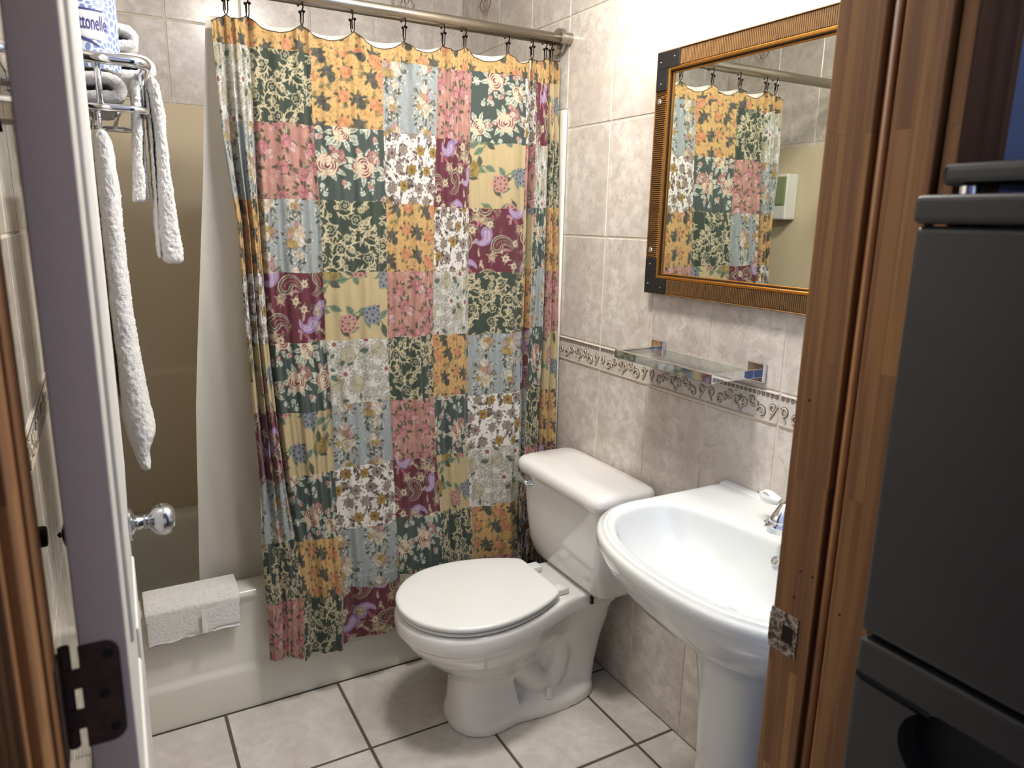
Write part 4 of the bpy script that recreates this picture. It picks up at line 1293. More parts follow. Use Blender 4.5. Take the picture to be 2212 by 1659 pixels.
# ------------------------------------------------------------------ white liner
liner = thing('shower_liner', 'white fabric shower liner hanging inside the tub behind the curtain', 'shower liner', (-0.6, 0.1, 0.3))
def liner_pt(a, z):
    xl = np.interp(z, [0.20, 0.372, 0.9, 1.14, 1.5, 1.90], [-1.150, -1.147, -1.122, -1.100, -1.066, -1.036])
    x = xl + (-0.024 - xl) * a
    y = np.interp(z, [0.20, 0.372, 1.3, 1.93], [0.126, 0.120, 0.090, 0.062]) + 0.010 * np.sin(a * 46 + 0.4) * (0.4 + 0.6 * np.clip(1.9 - z, 0, 1)) + 0.006 * np.sin(a * 17 + z * 1.5)
    y = y + 0.0022 * np.sin(a * 90 + z * 13) * np.sin(z * 7 + a * 10)
    return x, y
def liner_obj(nm, a0, a1, n, dy=0.0):
    aa = np.linspace(a0, a1, n); tt = np.linspace(0, 1, 90)
    A, T = np.meshgrid(aa, tt)
    hx = np.array([h[0] for h in HOOKS]); hz = np.array([h[1] - 0.006 for h in HOOKS])
    xt = -1.036 + 1.012 * A
    top = np.interp(xt, hx, hz)
    for p, q in zip(hx[:-1], hx[1:]):
        t = (xt - p) / (q - p)
        top = top - 0.012 * np.where((t > 0) & (t < 1), 4 * t * (1 - t), 0)
    Z = 0.20 + (top - 0.20) * T
    X, Y = liner_pt(A, Z)
    Y = Y + dy
    n_r, n_c = A.shape
    V = np.stack([X, Y, Z], -1).reshape(-1, 3)
    F = [(i * n_c + j, i * n_c + j + 1, (i + 1) * n_c + j + 1, (i + 1) * n_c + j) for i in range(n_r - 1) for j in range(n_c - 1)]
    return mk(nm, V, F, MAT['liner'], liner, True)
liner_obj('sheet', 0.0, 1.0, 240)
hm = liner_obj('side_hem', 0.0, 0.011, 4, -0.002)

# ------------------------------------------------------------------ vanity lamp above the mirror (just above the frame)
lamp = thing('vanity_light', 'three globe vanity light on the wall above the mirror', 'wall lamp', (0.0, -0.80, 2.10))
box('back_plate', -0.022, -0.0005, -1.08, -0.52, 2.065, 2.135, MAT['chrome'], lamp, 0.006, 3)
for yy in (-0.60, -0.80, -1.00):
    gl = lathe('lamp_cup', [(0.0, 0.03), (0.02, 0.032), (0.045, 0.024)], (-0.022, yy, 2.10), (-1, 0, 0), MAT['chrome'], lamp, 20)
    prof = [(0.055 + 0.048 * (1 - math.cos(math.pi * k / 8)), 0.048 * math.sin(math.pi * k / 8)) for k in range(9)]
    lathe('globe', prof, (-0.012, yy, 2.10), (-1, 0, 0), MAT['lamp'], lamp, 14)

dome = thing('added_fill_dome', 'added fill light dome on the bathroom ceiling, out of view', 'added fill light', (-0.62, -0.72, CEIL))  # unseen dome added to even out the light on floor and toilet
lathe('rim', [(0.0, 0.155), (0.018, 0.155), (0.022, 0.15)], (-0.62, -0.72, CEIL - 0.0005), (0, 0, -1), MAT['chrome'], dome, 36)
lathe('fill_glass', [(0.020, 0.146), (0.030, 0.144), (0.050, 0.128), (0.066, 0.095), (0.074, 0.05), (0.076, 0.0)], (-0.62, -0.72, CEIL), (0, 0, -1), MAT['fill_dome'], dome, 18)

# ------------------------------------------------------------------ toilet
TY = -0.337
toi = thing('toilet', 'white two-piece toilet with the lid closed between curtain and sink', 'toilet', (-0.35, TY, 0))
def catmull(P, n):
    P = np.array(P, float)
    Q = np.vstack([2 * P[0] - P[1], P, 2 * P[-1] - P[-2]])
    out = []
    m = len(P) - 1
    for k in range(n):
        u = k / (n - 1) * m
        i = min(int(u), m - 1); t = u - i
        p0, p1, p2, p3 = Q[i], Q[i + 1], Q[i + 2], Q[i + 3]
        out.append(0.5 * (2 * p1 + (p2 - p0) * t + (2 * p0 - 5 * p1 + 4 * p2 - p3) * t * t + (3 * p1 - p0 - 3 * p2 + p3) * t ** 3))
    return out
RIM = [(-0.04, 0.0), (-0.04, 0.085), (-0.052, 0.106), (-0.10, 0.112), (-0.16, 0.114), (-0.22, 0.121), (-0.28, 0.139), (-0.36, 0.168), (-0.44, 0.187), (-0.50, 0.191), (-0.56, 0.183), (-0.61, 0.162), (-0.65, 0.130), (-0.68, 0.090), (-0.698, 0.046), (-0.704, 0.0)]
LID = [(-0.258, 0.0), (-0.258, 0.092), (-0.263, 0.112), (-0.275, 0.124), (-0.31, 0.144), (-0.37, 0.169), (-0.44, 0.186), (-0.50, 0.190), (-0.56, 0.182), (-0.61, 0.160), (-0.65, 0.127), (-0.68, 0.086), (-0.696, 0.043), (-0.702, 0.0)]
def shape(P, z, rear=None, front=None, ky=1.0, n=36, grow=0.0):
    """closed ring from a rear-to-front half profile, with its ends moved to rear/front and its width scaled"""
    x0, x1 = P[0][0], P[-1][0]
    r_, f_ = (x0 if rear is None else rear), (x1 if front is None else front)
    Q = [(r_ + (x - x0) / (x1 - x0) * (f_ - r_), w * ky) for x, w in P]
    C = catmull(Q, n)
    cx = (r_ + f_) / 2; L_ = abs(r_ - f_) / 2
    C = [(cx + (x - cx) * (1 + grow / L_), max(0.0, w) * (1 + grow / 0.19)) for x, w in C]
    return [(x, TY + w, z) for x, w in C] + [(x, TY - w, z) for x, w in C[::-1][1:-1]]
def outline(xr, xf, hw, back, n=40, pw=2.0):
    pts = []
    L_ = xr - xf
    m = n // 2
    for i in range(m + 1):
        s_ = math.sin(math.pi / 2 * i / m)
        body = back + (hw - back) * float(smoothstep(0.0, 0.5, s_))
        front = (max(0.0, 1 - max(0.0, (s_ - 0.42) / 0.58) ** pw)) ** (1 / pw)
        pts.append((xr - L_ * s_, body * front))
    return [(x, TY + w) for x, w in pts] + [(x, TY - w) for x, w in pts[::-1][1:]]
def ring(z, *a, **k): return [(x, y, z) for x, y in outline(*a, **k)]
parts = []
# bowl
parts.append(loft([shape(RIM, 0.140, -0.20, -0.545, 0.40), shape(RIM, 0.185, -0.18, -0.578, 0.55), shape(RIM, 0.225, -0.14, -0.622, 0.74), shape(RIM, 0.262, -0.10, -0.660, 0.88), shape(RIM, 0.295, -0.07, -0.684, 0.955), shape(RIM, 0.316, -0.055, -0.694, 0.985),
                   shape(RIM, 0.320, -0.045, -0.704, 1.01), shape(RIM, 0.345, -0.04, -0.706, 1.01), shape(RIM, 0.362, -0.04, -0.704, 1.0), shape(RIM, 0.370, -0.05, -0.694, 0.96)]))
# front pedestal column
parts.append(loft([ring(z, xr, xf, hw, bk, pw=2.4) for z, xr, xf, hw, bk in ((0.0, -0.36, -0.560, 0.112, 0.10), (0.02, -0.36, -0.560, 0.110, 0.098), (0.06, -0.37, -0.553, 0.096, 0.086), (0.12, -0.385, -0.548, 0.084, 0.078), (0.18, -0.385, -0.553, 0.084, 0.076), (0.23, -0.37, -0.57, 0.10, 0.08))]))
# foot flange
def foot(z, g):
    pts = []
    for i in range(40):
        a = 2 * math.pi * i / 40
        c, s = math.cos(a), math.sin(a)
        pts.append((-0.262 + (0.178 + g) * math.copysign(abs(c) ** 0.75, c), TY + (0.110 + g) * math.copysign(abs(s) ** 0.6, s), z))
    return pts
parts.append(loft([foot(0.0, 0.0), foot(0.026, 0.0), foot(0.038, -0.006), foot(0.050, -0.026), foot(0.060, -0.050)]))
# rear body under the tank
def rear(z, x0, x1, hw):
    pts = []
    for i in range(32):
        a = 2 * math.pi * i / 32
        c, s = math.cos(a), math.sin(a)
        pts.append(((x0 + x1) / 2 + (x1 - x0) / 2 * math.copysign(abs(c) ** 0.55, c), TY + hw * math.copysign(abs(s) ** 0.55, s), z))
    return pts
parts.append(loft([rear(0.0, -0.23, -0.09, 0.075), rear(0.10, -0.20, -0.075, 0.066), rear(0.18, -0.23, -0.06, 0.075), rear(0.25, -0.30, -0.045, 0.098), rear(0.33, -0.32, -0.035, 0.115), rear(0.366, -0.32, -0.035, 0.118)]))
# web between column and rear body
parts.append(loft([rear(0.0, -0.45, -0.15, 0.050), rear(0.12, -0.45, -0.15, 0.046), rear(0.26, -0.45, -0.15, 0.052)]))
# trapway bulging on each side
for s in (-1, 1):
    y = TY + s * 0.034
    parts.append(tube_vf([(-0.40, TY + s * 0.02, 0.19), (-0.345, y, 0.150), (-0.30, y, 0.085), (-0.255, y + s * 0.004, 0.060), (-0.225, y, 0.100), (-0.215, y, 0.160), (-0.225, y, 0.215), (-0.215, y, 0.27)], [0.055, 0.050, 0.044, 0.042, 0.042, 0.046, 0.050, 0.056], 16))
V, F = join_vf(parts)
bowl = mk('bowl', V, F, MAT['porcelain'], toi, True)
rm = bowl.modifiers.new('fuse', 'REMESH'); rm.mode = 'VOXEL'; rm.voxel_size = 0.0045; rm.use_smooth_shade = True
sm = bowl.modifiers.new('soft', 'SMOOTH'); sm.factor = 0.5; sm.iterations = 7
for s in (-1, 1):
    lathe('bolt_cap', [(0.0, 0.0135), (0.004, 0.0135), (0.008, 0.0118), (0.022, 0.0098), (0.0255, 0.007), (0.0265, 0.0)], (-0.270, TY + s * 0.086, 0.046), (0, 0, 1), MAT['porcelain'], toi, 20)
# seat ring and closed lid
def slab(nm, z0, z1, grow, m, crown=0.0):
    rr = [shape(LID, z, n=44, grow=grow - g) for z, g in ((z0, 0.007), (z0 + 0.002, 0.002), (z0 + (z1 - z0) * 0.45, 0.0), (z1 - 0.004, 0.0015), (z1 - 0.001, 0.005), (z1, 0.011))]
    for q in (0.8, 0.5, 0.2, 0.03):
        rr.append([(-0.47 + (x + 0.47) * q, TY + (y - TY) * q, z1 + crown * (1 - q ** 2)) for x, y, z in rr[5]])
    V, F = loft(rr)
    o = mk(nm, V, F, m, toi, True)
    add_edge_split(o, 60)
    return o
slab('seat', 0.3725, 0.3835, -0.004, MAT['seat'])
slab('lid', 0.3865, 0.403, 0.0, MAT['seat'], crown=0.004)
for s in (-1, 1):
    h = box('seat_hinge', -0.256, -0.216, TY + s * 0.075 - 0.019, TY + s * 0.075 + 0.019, 0.370, 0.391, MAT['seat'], toi, 0.006, 3, True)
# tank
def trect(z, x0, x1, hw, r=0.30):
    pts = []
    for i in range(48):
        a = 2 * math.pi * (i + 0.5) / 48
        c, s = math.cos(a), math.sin(a)
        pts.append(((x0 + x1) / 2 + (x1 - x0) / 2 * math.copysign(abs(c) ** r, c), TY + 0.010 + hw * math.copysign(abs(s) ** (r * 0.62), s), z))
    return pts
V, F = loft([trect(0.362, -0.152, -0.030, 0.165), trect(0.366, -0.163, -0.024, 0.178), trect(0.385, -0.176, -0.020, 0.186), trect(0.43, -0.190, -0.018, 0.197), trect(0.52, -0.200, -0.016, 0.205), trect(0.656, -0.208, -0.014, 0.212)])
o = mk('tank', V, F, MAT['porcelain'], toi, True); add_edge_split(o, 70)
V, F = loft([trect(0.652, -0.213, -0.010, 0.218), trect(0.655, -0.222, -0.006, 0.226), trect(0.672, -0.226, -0.004, 0.229), trect(0.688, -0.222, -0.006, 0.226), trect(0.696, -0.212, -0.010, 0.219), trect(0.7005, -0.190, -0.020, 0.205), trect(0.7025, -0.13, -0.05, 0.13)])
o = mk('tank_lid', V, F, MAT['porcelain'], toi, True); add_edge_split(o, 75)
fl = lathe('flush_lever', [(0, 0.013), (0.004, 0.013), (0.008, 0.010), (0.012, 0.0085)], (-0.203, TY + 0.155, 0.628), (-1, 0, 0), MAT['chrome'], toi, 20)
V, F = tube_vf([(-0.218, TY + 0.150, 0.626), (-0.222, TY + 0.170, 0.626), (-0.220, TY + 0.195, 0.630), (-0.214, TY + 0.222, 0.634), (-0.208, TY + 0.236, 0.635)], [0.0065, 0.0085, 0.0105, 0.0100, 0.006], 14)
mk('lever_arm', V, F, MAT['chrome'], fl, True)
box('tank_bolt', -0.160, -0.150, TY - 0.125, TY - 0.118, 0.335, 0.366, MAT['rubber'], toi, 0.002)

# ------------------------------------------------------------------ pedestal sink
SY = -1.087
sink = thing('pedestal_sink', 'white porcelain pedestal sink with a curved front beside the toilet', 'sink', (-0.2, SY, 0))
SCX = -0.285
def sink_outer(phi):
    """distance from (SCX, SY) to the D shaped outer rim in direction phi"""
    c, s = math.cos(phi), math.sin(phi)
    hw = 0.318
    lo, hi = 0.0, 0.8
    def inside(r):
        x, y = SCX + r * c, abs(r * s)
        if x > -0.003: return False
        if y > hw: return False
        if x > -0.30:
            # rounded straight sides
            return y <= hw - 0.004 * max(0, (x + 0.30) / 0.3)
        q = (y / hw) ** 2.3
        return -x <= 0.30 + 0.205 * math.sqrt(max(0, 1 - q))
    for _ in range(40):
        m = (lo + hi) / 2
        if inside(m): lo = m
        else: hi = m
    return lo
def sink_inner(phi):
    c, s = math.cos(phi), math.sin(phi)
    a = 0.182 if c < 0 else 0.118
    b = 0.268
    return 1.0 / ((abs(c) / a) ** 2.4 + (abs(s) / b) ** 2.4) ** (1 / 2.4)
NP = 160
PH = [2 * math.pi * k / NP for k in range(NP)]
RO = np.array([sink_outer(p) for p in PH])
for _ in range(0): RO = (np.roll(RO, 1) + RO * 2 + np.roll(RO, -1)) / 4
RI = np.array([sink_inner(p) for p in PH])
def sring(R, z, cx=SCX):
    zz = z if hasattr(z, '__len__') else [z] * NP
    return [(min(cx + r * math.cos(p), -0.0015), SY + r * math.sin(p), q) for r, p, q in zip(R, PH, zz)]
RP = np.array([1 / math.sqrt((math.cos(p) / 0.10) ** 2 + (math.sin(p) / 0.105) ** 2) for p in PH])
mixr = lambda a, b, t: a * (1 - t) + b * t
backness = np.array([max(0.0, math.cos(p)) for p in PH])
rings = [sring(RP * 0.8, 0.56, -0.215), sring(RP * 1.02, 0.585, -0.215), sring(mixr(RP, RO, 0.30), 0.605, -0.225), sring(mixr(RP, RO, 0.62), 0.648, -0.25), sring(mixr(RP, RO, 0.84), 0.700, -0.27), sring(RO * 0.958, 0.742),
         sring(RO * 0.978, 0.757), sring(RO * 0.982, 0.762), sring(RO * 0.984, 0.764), sring(RO, 0.7655), sring(RO * 1.004, 0.769), sring(RO * 1.005, 0.777), sring(RO * 1.003, 0.783), sring(RO * 0.994, 0.7885), sring(RO * 0.98, 0.7915), sring(RO * 0.962, 0.7935), sring(RO * 0.952, 0.797), sring(RO * 0.94, 0.799), sring(RO * 0.91, 0.7995),
         sring(mixr(RO, RI, 0.5), 0.7985), sring(mixr(RO, RI, 0.86), 0.797), sring(mixr(RO, RI, 0.96), 0.7955), sring(RI * 0.992, 0.790), sring(RI * 0.97, 0.778), sring(RI * 0.93, 0.758), sring(RI * 0.86, 0.731), sring(RI * 0.74, 0.703), sring(RI * 0.56, 0.682), sring(RI * 0.34, 0.669), sring(RI * 0.12, 0.664)]
V, F = loft(rings)
o = mk('basin', V, F, MAT['porcelain_sink'], sink, True)
add_subsurf(o, 1)
# raised ledge along the wall
V, F = loft([[(x, SY + s, z) for x, z in ((-0.0015, 0.78), (-0.0015, 0.8025), (-0.010, 0.8030), (-0.020, 0.8022), (-0.028, 0.7995), (-0.034, 0.79))] for s in np.linspace(-0.296, 0.298, 12)], True)
o = mk('back_ledge', V, F, MAT['porcelain_sink'], sink, True); add_edge_split(o, 60)
def ped(z, ax, ay, cx=-0.215): return [(cx + ax * math.copysign(abs(math.cos(p)) ** 0.8, math.cos(p)), SY + ay * math.copysign(abs(math.sin(p)) ** 0.8, math.sin(p)), z) for p in [2 * math.pi * k / 40 for k in range(40)]]
V, F = loft([ped(0.0, 0.112, 0.118), ped(0.03, 0.110, 0.116), ped(0.07, 0.096, 0.100), ped(0.14, 0.084, 0.086), ped(0.30, 0.080, 0.082), ped(0.45, 0.086, 0.088), ped(0.54, 0.098, 0.100), ped(0.59, 0.108, 0.110)])
mk('pedestal', V, F, MAT['porcelain_sink'], sink, True)
lathe('drain', [(0, 0.023), (0.002, 0.022), (0.003, 0.016), (0.001, 0.0)], (-0.285, SY, 0.6645), (0, 0, 1), MAT['chrome'], sink, 24)
lathe('overflow', [(0, 0.011), (0.003, 0.010), (0.004, 0.006), (0.002, 0.0)], (-0.176, SY - 0.012, 0.758), (-0.85, 0, 0.45), MAT['chrome'], sink, 20)

# faucet standing on the sink deck
FAY = SY - 0.015
fau = thing('faucet', 'chrome sink faucet with white ceramic lever handles', 'faucet', (-0.10, FAY, 0.796))
box('base_plate', -0.130, -0.074, FAY - 0.085, FAY + 0.085, 0.7992, 0.810, MAT['chrome'], fau, 0.005, 3, True)
V, F = tube_vf([(-0.10, FAY, 0.805), (-0.102, FAY, 0.835), (-0.115, FAY, 0.862), (-0.140, FAY, 0.874), (-0.168, FAY, 0.868), (-0.185, FAY, 0.850), (-0.190, FAY, 0.838)], [0.018, 0.0165, 0.016, 0.0165, 0.017, 0.0175, 0.018], 20)
mk('spout', V, F, MAT['chrome'], fau, True)
lathe('aerator', [(-0.002, 0.0205), (0.002, 0.0215), (0.004, 0.0195), (0.0045, 0.0165), (0.016, 0.0165), (0.017, 0.013)], (-0.190, FAY, 0.842), (-0.12, 0, -1), MAT['chrome'], fau, 28)
def lever(sgn, word):
    hy = FAY + sgn * 0.060
    lathe('valve_stem', [(0, 0.018), (0.012, 0.018), (0.020, 0.013), (0.034, 0.013), (0.044, 0.015), (0.052, 0.009)], (-0.098, hy, 0.806), (0, 0, 1), MAT['chrome'], fau, 24)
    d = Vector((-0.02, sgn * 1.0, 0.03)).normalized()
    o0 = Vector((-0.098, hy, 0.848))
    prof = [(0.006, 0.006), (0.014, 0.009), (0.022, 0.0112), (0.034, 0.0138), (0.044, 0.0150), (0.052, 0.0140), (0.057, 0.0100), (0.0585, 0.0)]
    lv = lathe('lever', prof, o0, d, MAT['ceramic'], fau, 24)
    lv['label'] = 'white ceramic lever marked ' + word
    lathe('finial', [(0.057, 0.003), (0.060, 0.0035), (0.0625, 0.0055), (0.066, 0.006), (0.069, 0.0045), (0.071, 0.0)], o0, d, MAT['chrome'], lv, 16)
    cu = bpy.data.curves.new('lettering', 'FONT'); cu.body = word; cu.size = 0.0085; cu.align_x = 'CENTER'; cu.align_y = 'CENTER'; cu.extrude = 0.0001; cu.resolution_u = 2
    to = bpy.data.objects.new('lettering', cu); COL.objects.link(to)
    bpy.context.view_layer.update()
    me = to.to_mesh(); me2 = me.copy(); to.to_mesh_clear()
    bpy.data.objects.remove(to)
    # the word runs along the lever and lies on its upper front side
    nrm = Vector((-0.72, -0.25 * sgn, 0.66)).normalized()
    side = d.cross(nrm).normalized()
    nrm = side.cross(d).normalized()
    base = o0 + d * 0.040
    for v in me2.vertices:
        ang_ = v.co.y / 0.0150
        rr = 0.0147 + 0.0003
        # letters wrap round the barrel
        v.co = base - d * (v.co.x) * sgn + (nrm * math.cos(ang_) + side * math.sin(ang_) * (-1)) * (rr + 0.0004 + v.co.z)
    me2.materials.clear(); me2.materials.append(MAT['label_ink'])
    lo = bpy.data.objects.new('lettering', me2); COL.objects.link(lo); par(lo, lv)
lever(1, 'HOT')
lever(-1, 'COLD')

# ------------------------------------------------------------------ mirror in a reeded bronze frame
MY1, MY0, MZ0, MZ1 = -0.454, -1.125, 1.238, 1.846
mir = thing('wall_mirror', 'wall mirror in a reeded bronze and gold frame with black corners', 'mirror', (0, (MY0 + MY1) / 2, MZ0))
box('backing', -0.014, -0.0005, MY0 + 0.004, MY1 - 0.004, MZ0 + 0.004, MZ1 - 0.004, MAT['black'], mir)
box('glass', -0.0155, -0.0145, MY0 + 0.04, MY1 - 0.04, MZ0 + 0.04, MZ1 - 0.04, MAT['mirror'], mir)
FWD = 0.038
def reeded(nm, along, a0, a1, b0, b1):
    """along: 'z' (upright side) or 'y'; ribs run across the band"""
    bm = bmesh.new()
    pitch = 0.0052
    n = int((a1 - a0) / pitch)
    for k in range(n):
        c = a0 + (k + 0.5) * (a1 - a0) / n
        h = pitch * 0.37
        if along == 'z': bm_box(bm, -0.0265, -0.012, b0, b1, c - h, c + h, 0.0016)
        else: bm_box(bm, -0.0265, -0.012, c - h, c + h, b0, b1, 0.0016)
    o = from_bm(nm, bm, MAT['reed'], mir)
    return o
b = 0.003
for y0, y1 in ((MY0 + b, MY0 + b + FWD), (MY1 - b - FWD, MY1 - b)):
    reeded('reeded_band', 'z', MZ0 + 0.09, MZ1 - 0.09, y0, y1)
for z0, z1 in ((MZ0 + b, MZ0 + b + FWD), (MZ1 - b - FWD, MZ1 - b)):
    reeded('reeded_band', 'y', MY0 + 0.08, MY1 - 0.08, z0, z1)
def rect_frame(nm, y0, y1, z0, z1, w, x0, x1, m, bev=0.001):
    bm = bmesh.new()
    bm_box(bm, x0, x1, y0, y0 + w, z0, z1, bev); bm_box(bm, x0, x1, y1 - w, y1, z0, z1, bev)
    bm_box(bm, x0, x1, y0 + w, y1 - w, z0, z0 + w, bev); bm_box(bm, x0, x1, y0 + w, y1 - w, z1 - w, z1, bev)
    return from_bm(nm, bm, m, mir)
rect_frame('outer_edge', MY0, MY1, MZ0, MZ1, 0.003, -0.028, -0.0005, MAT['reed'])
q = b + FWD
rect_frame('gold_lip', MY0 + q, MY1 - q, MZ0 + q, MZ1 - q, 0.0085, -0.027, -0.014, MAT['gold'], 0.002)
rect_frame('dark_fillet', MY0 + q + 0.0085, MY1 - q - 0.0085, MZ0 + q + 0.0085, MZ1 - q - 0.0085, 0.0022, -0.021, -0.014, MAT['black'], 0.0)
rect_frame('inner_gold_lip', MY0 + q + 0.0107, MY1 - q - 0.0107, MZ0 + q + 0.0107, MZ1 - q - 0.0107, 0.004, -0.0185, -0.014, MAT['gold'], 0.001)
for sy in (0, 1):
    for sz in (0, 1):
        yo = MY1 if sy else MY0; ds_ = -1 if sy else 1
        zo = MZ1 if sz else MZ0; dz_ = -1 if sz else 1
        bm = bmesh.new()
        y0, y1 = sorted((yo + ds_ * 0.0022, yo + ds_ * 0.084)); z0, z1 = sorted((zo + dz_ * 0.0022, zo + dz_ * (0.0045 + FWD)))
        bm_box(bm, -0.0290, -0.012, y0, y1, z0, z1, 0.0008)
        y0, y1 = sorted((yo + ds_ * 0.0022, yo + ds_ * (0.0045 + FWD))); z0, z1 = sorted((zo + dz_ * 0.0, zo + dz_ * 0.094))
        z0, z1 = sorted((zo + dz_ * (0.0045 + FWD), zo + dz_ * 0.094))
        bm_box(bm, -0.0290, -0.012, y0, y1, z0, z1, 0.0008)
        cb = from_bm('corner_plate', bm, MAT['black'], mir)
        for a, c in ((0.016, 0.026), (0.066, 0.018), (0.020, 0.078)):
            lathe('nail', [(0, 0.002), (0.0012, 0.0016), (0.0018, 0.0)], (-0.0288, yo + ds_ * a, zo + dz_ * c), (-1, 0, 0), MAT['nail'], cb, 10)
for zz in (1.727, 1.353):
    lathe('screw', [(0, 0.0075), (0.002, 0.0075), (0.0035, 0.005), (0.0025, 0.0)], (-0.0262, MY1 - 0.017, zz), (-1, 0, 0), MAT['chrome'], mir, 18)

# ------------------------------------------------------------------ glass shelf on a chrome bracket
shf = thing('glass_shelf', 'small clear glass shelf on a square chrome bracket over the tile border', 'shelf', (0, -0.66, 1.07))
for y0, y1 in ((-0.528, -0.480), (-0.876, -0.828)):
    box('wall_plate', -0.012, -0.0005, y0, y1, 1.068, 1.112, MAT['chrome'], shf, 0.0015, 2)
for y0, y1 in ((-0.502, -0.488), (-0.848, -0.834)):
    box('arm', -0.134, -0.012, y0, y1, 1.073, 1.093, MAT['chrome'], shf, 0.0012, 2)
box('front_bar', -0.142, -0.132, -0.848, -0.488, 1.071, 1.093, MAT['chrome'], shf, 0.0015, 2)
box('glass_plate', -0.131, -0.0125, -0.834, -0.502, 1.0835, 1.0905, MAT['glass'], shf, 0.001, 2)

# ------------------------------------------------------------------ towel rack and towels on the left wall
rack = thing('towel_rack', 'chrome hotel towel rack with a guard rail on the left wall', 'towel rack', (XL, -0.24, 1.56))
def rail(nm, z, x1, y0, y1, r, rad=0.03, close=True):
    pts = [(XL + 0.001, y0, z)]
    pts += [(x1 - rad + rad * math.sin(a), y0 + rad - rad * math.cos(a), z) for a in np.linspace(0, math.pi / 2, 7)]
    pts += [(x1 - rad + rad * math.cos(a), y1 - rad + rad * math.sin(a), z) for a in np.linspace(0, math.pi / 2, 7)]
    pts.append((XL + 0.001, y1, z))
    return tube(nm, pts, r, MAT['chrome'], rack, 16)
RX, RY0, RY1 = -1.212, -0.452, -0.06
rail('guard_rail', 1.688, RX, RY0, RY1, 0.0105)
rail('shelf_rail', 1.606, RX - 0.006, RY0, RY1, 0.0065)
for k, xx in enumerate((-1.405, -1.355, -1.305, -1.262)):
    tube('shelf_bar', [(xx, RY0 + 0.003, 1.606), (xx, RY1 - 0.003, 1.606)], 0.0045, MAT['chrome'], rack, 10)
for xx, yy in ((-1.291, RY0), (-1.40, RY0), (-1.291, RY1), (RX - 0.004, -0.36), (RX - 0.004, -0.15)):
    tube('post', [(xx, yy, 1.606), (xx, yy, 1.688)], 0.0055, MAT['chrome'], rack, 12)
tube('towel_bar', [(-1.296, RY0 - 0.01, 1.556), (-1.296, RY1, 1.556)], 0.007, MAT['chrome'], rack, 12)
for yy in (RY0 + 0.02, RY1 - 0.02):
    tube('bar_hanger', [(-1.296, yy, 1.556), (-1.296, yy, 1.606)], 0.004, MAT['chrome'], rack, 8)
    lathe('wall_flange', [(0.0005, 0.022), (0.006, 0.022), (0.010, 0.014)], (XL, yy - 0.02 * (1 if yy < -0.2 else -1), 1.688), (1, 0, 0), MAT['chrome'], rack, 20)

FUZZ = bpy.data.textures.new('terry_fuzz', 'CLOUDS'); FUZZ.noise_scale = 0.0045; FUZZ.noise_depth = 2
FUZZ2 = bpy.data.textures.new('terry_lumps', 'CLOUDS'); FUZZ2.noise_scale = 0.045; FUZZ2.noise_depth = 1
def fuzzy(o, lv=3, s=0.0065, s2=0.0035):
    add_subsurf(o, lv)
    for t, k in ((FUZZ2, s2), (FUZZ, s)):
        d = o.modifiers.new('fuzz', 'DISPLACE'); d.texture = t; d.strength = k; d.mid_level = 0.5; d.texture_coords = 'GLOBAL'
def hang(nm, levels, y0, y1, mat, parent, lv=2, sq=0.6, twist=0.0):
    rings = []
    for z, xl, xr in levels:
        pts = []
        for i in range(28):
            a = 2 * math.pi * i / 28
            c, s = math.cos(a), math.sin(a)
            x = (xl + xr) / 2 + (xr - xl) / 2 * math.copysign(abs(c) ** sq, c)
            y = (y0 + y1) / 2 + (y1 - y0) / 2 * math.copysign(abs(s) ** sq, s)
            x += 0.0015 * math.sin(6 * s + z * 9) * (1 - abs(c))
            pts.append((x, y, z))
        rings.append(pts)
    V, F = loft(rings)
    o = mk(nm, V, F, mat, parent, True)
    fuzzy(o, lv)
    return o
def densify(levels, n):
    zs_ = np.linspace(levels[0][0], levels[-1][0], n)
    za = [l[0] for l in levels][::-1]
    return [(z, float(np.interp(z, za, [l[1] for l in levels][::-1])), float(np.interp(z, za, [l[2] for l in levels][::-1]))) for z in zs_]
BT = [(1.572, -1.302, -1.290), (1.565, -1.308, -1.283), (1.549, -1.313, -1.277), (1.469, -1.312, -1.272), (1.387, -1.312, -1.272), (1.302, -1.311, -1.271), (1.214, -1.310, -1.268), (1.124, -1.308, -1.261), (1.032, -1.308, -1.253), (0.995, -1.304, -1.245), (0.985, -1.302, -1.249), (0.949, -1.293, -1.264), (0.925, -1.286, -1.262), (0.912, -1.281, -1.264)]
bt = thing('bath_towel', 'long white bath towel hanging under the rack beside the door', 'towel', (-1.29, -0.3, 0.91))
hang('front_fall', densify(BT, 44), -0.466, -0.22, MAT['terry'], bt)
hang('back_fall', densify([(1.56, -1.335, -1.306), (1.2, -1.338, -1.312), (1.04, -1.336, -1.312)], 18), -0.44, -0.20, MAT['terry'], bt)

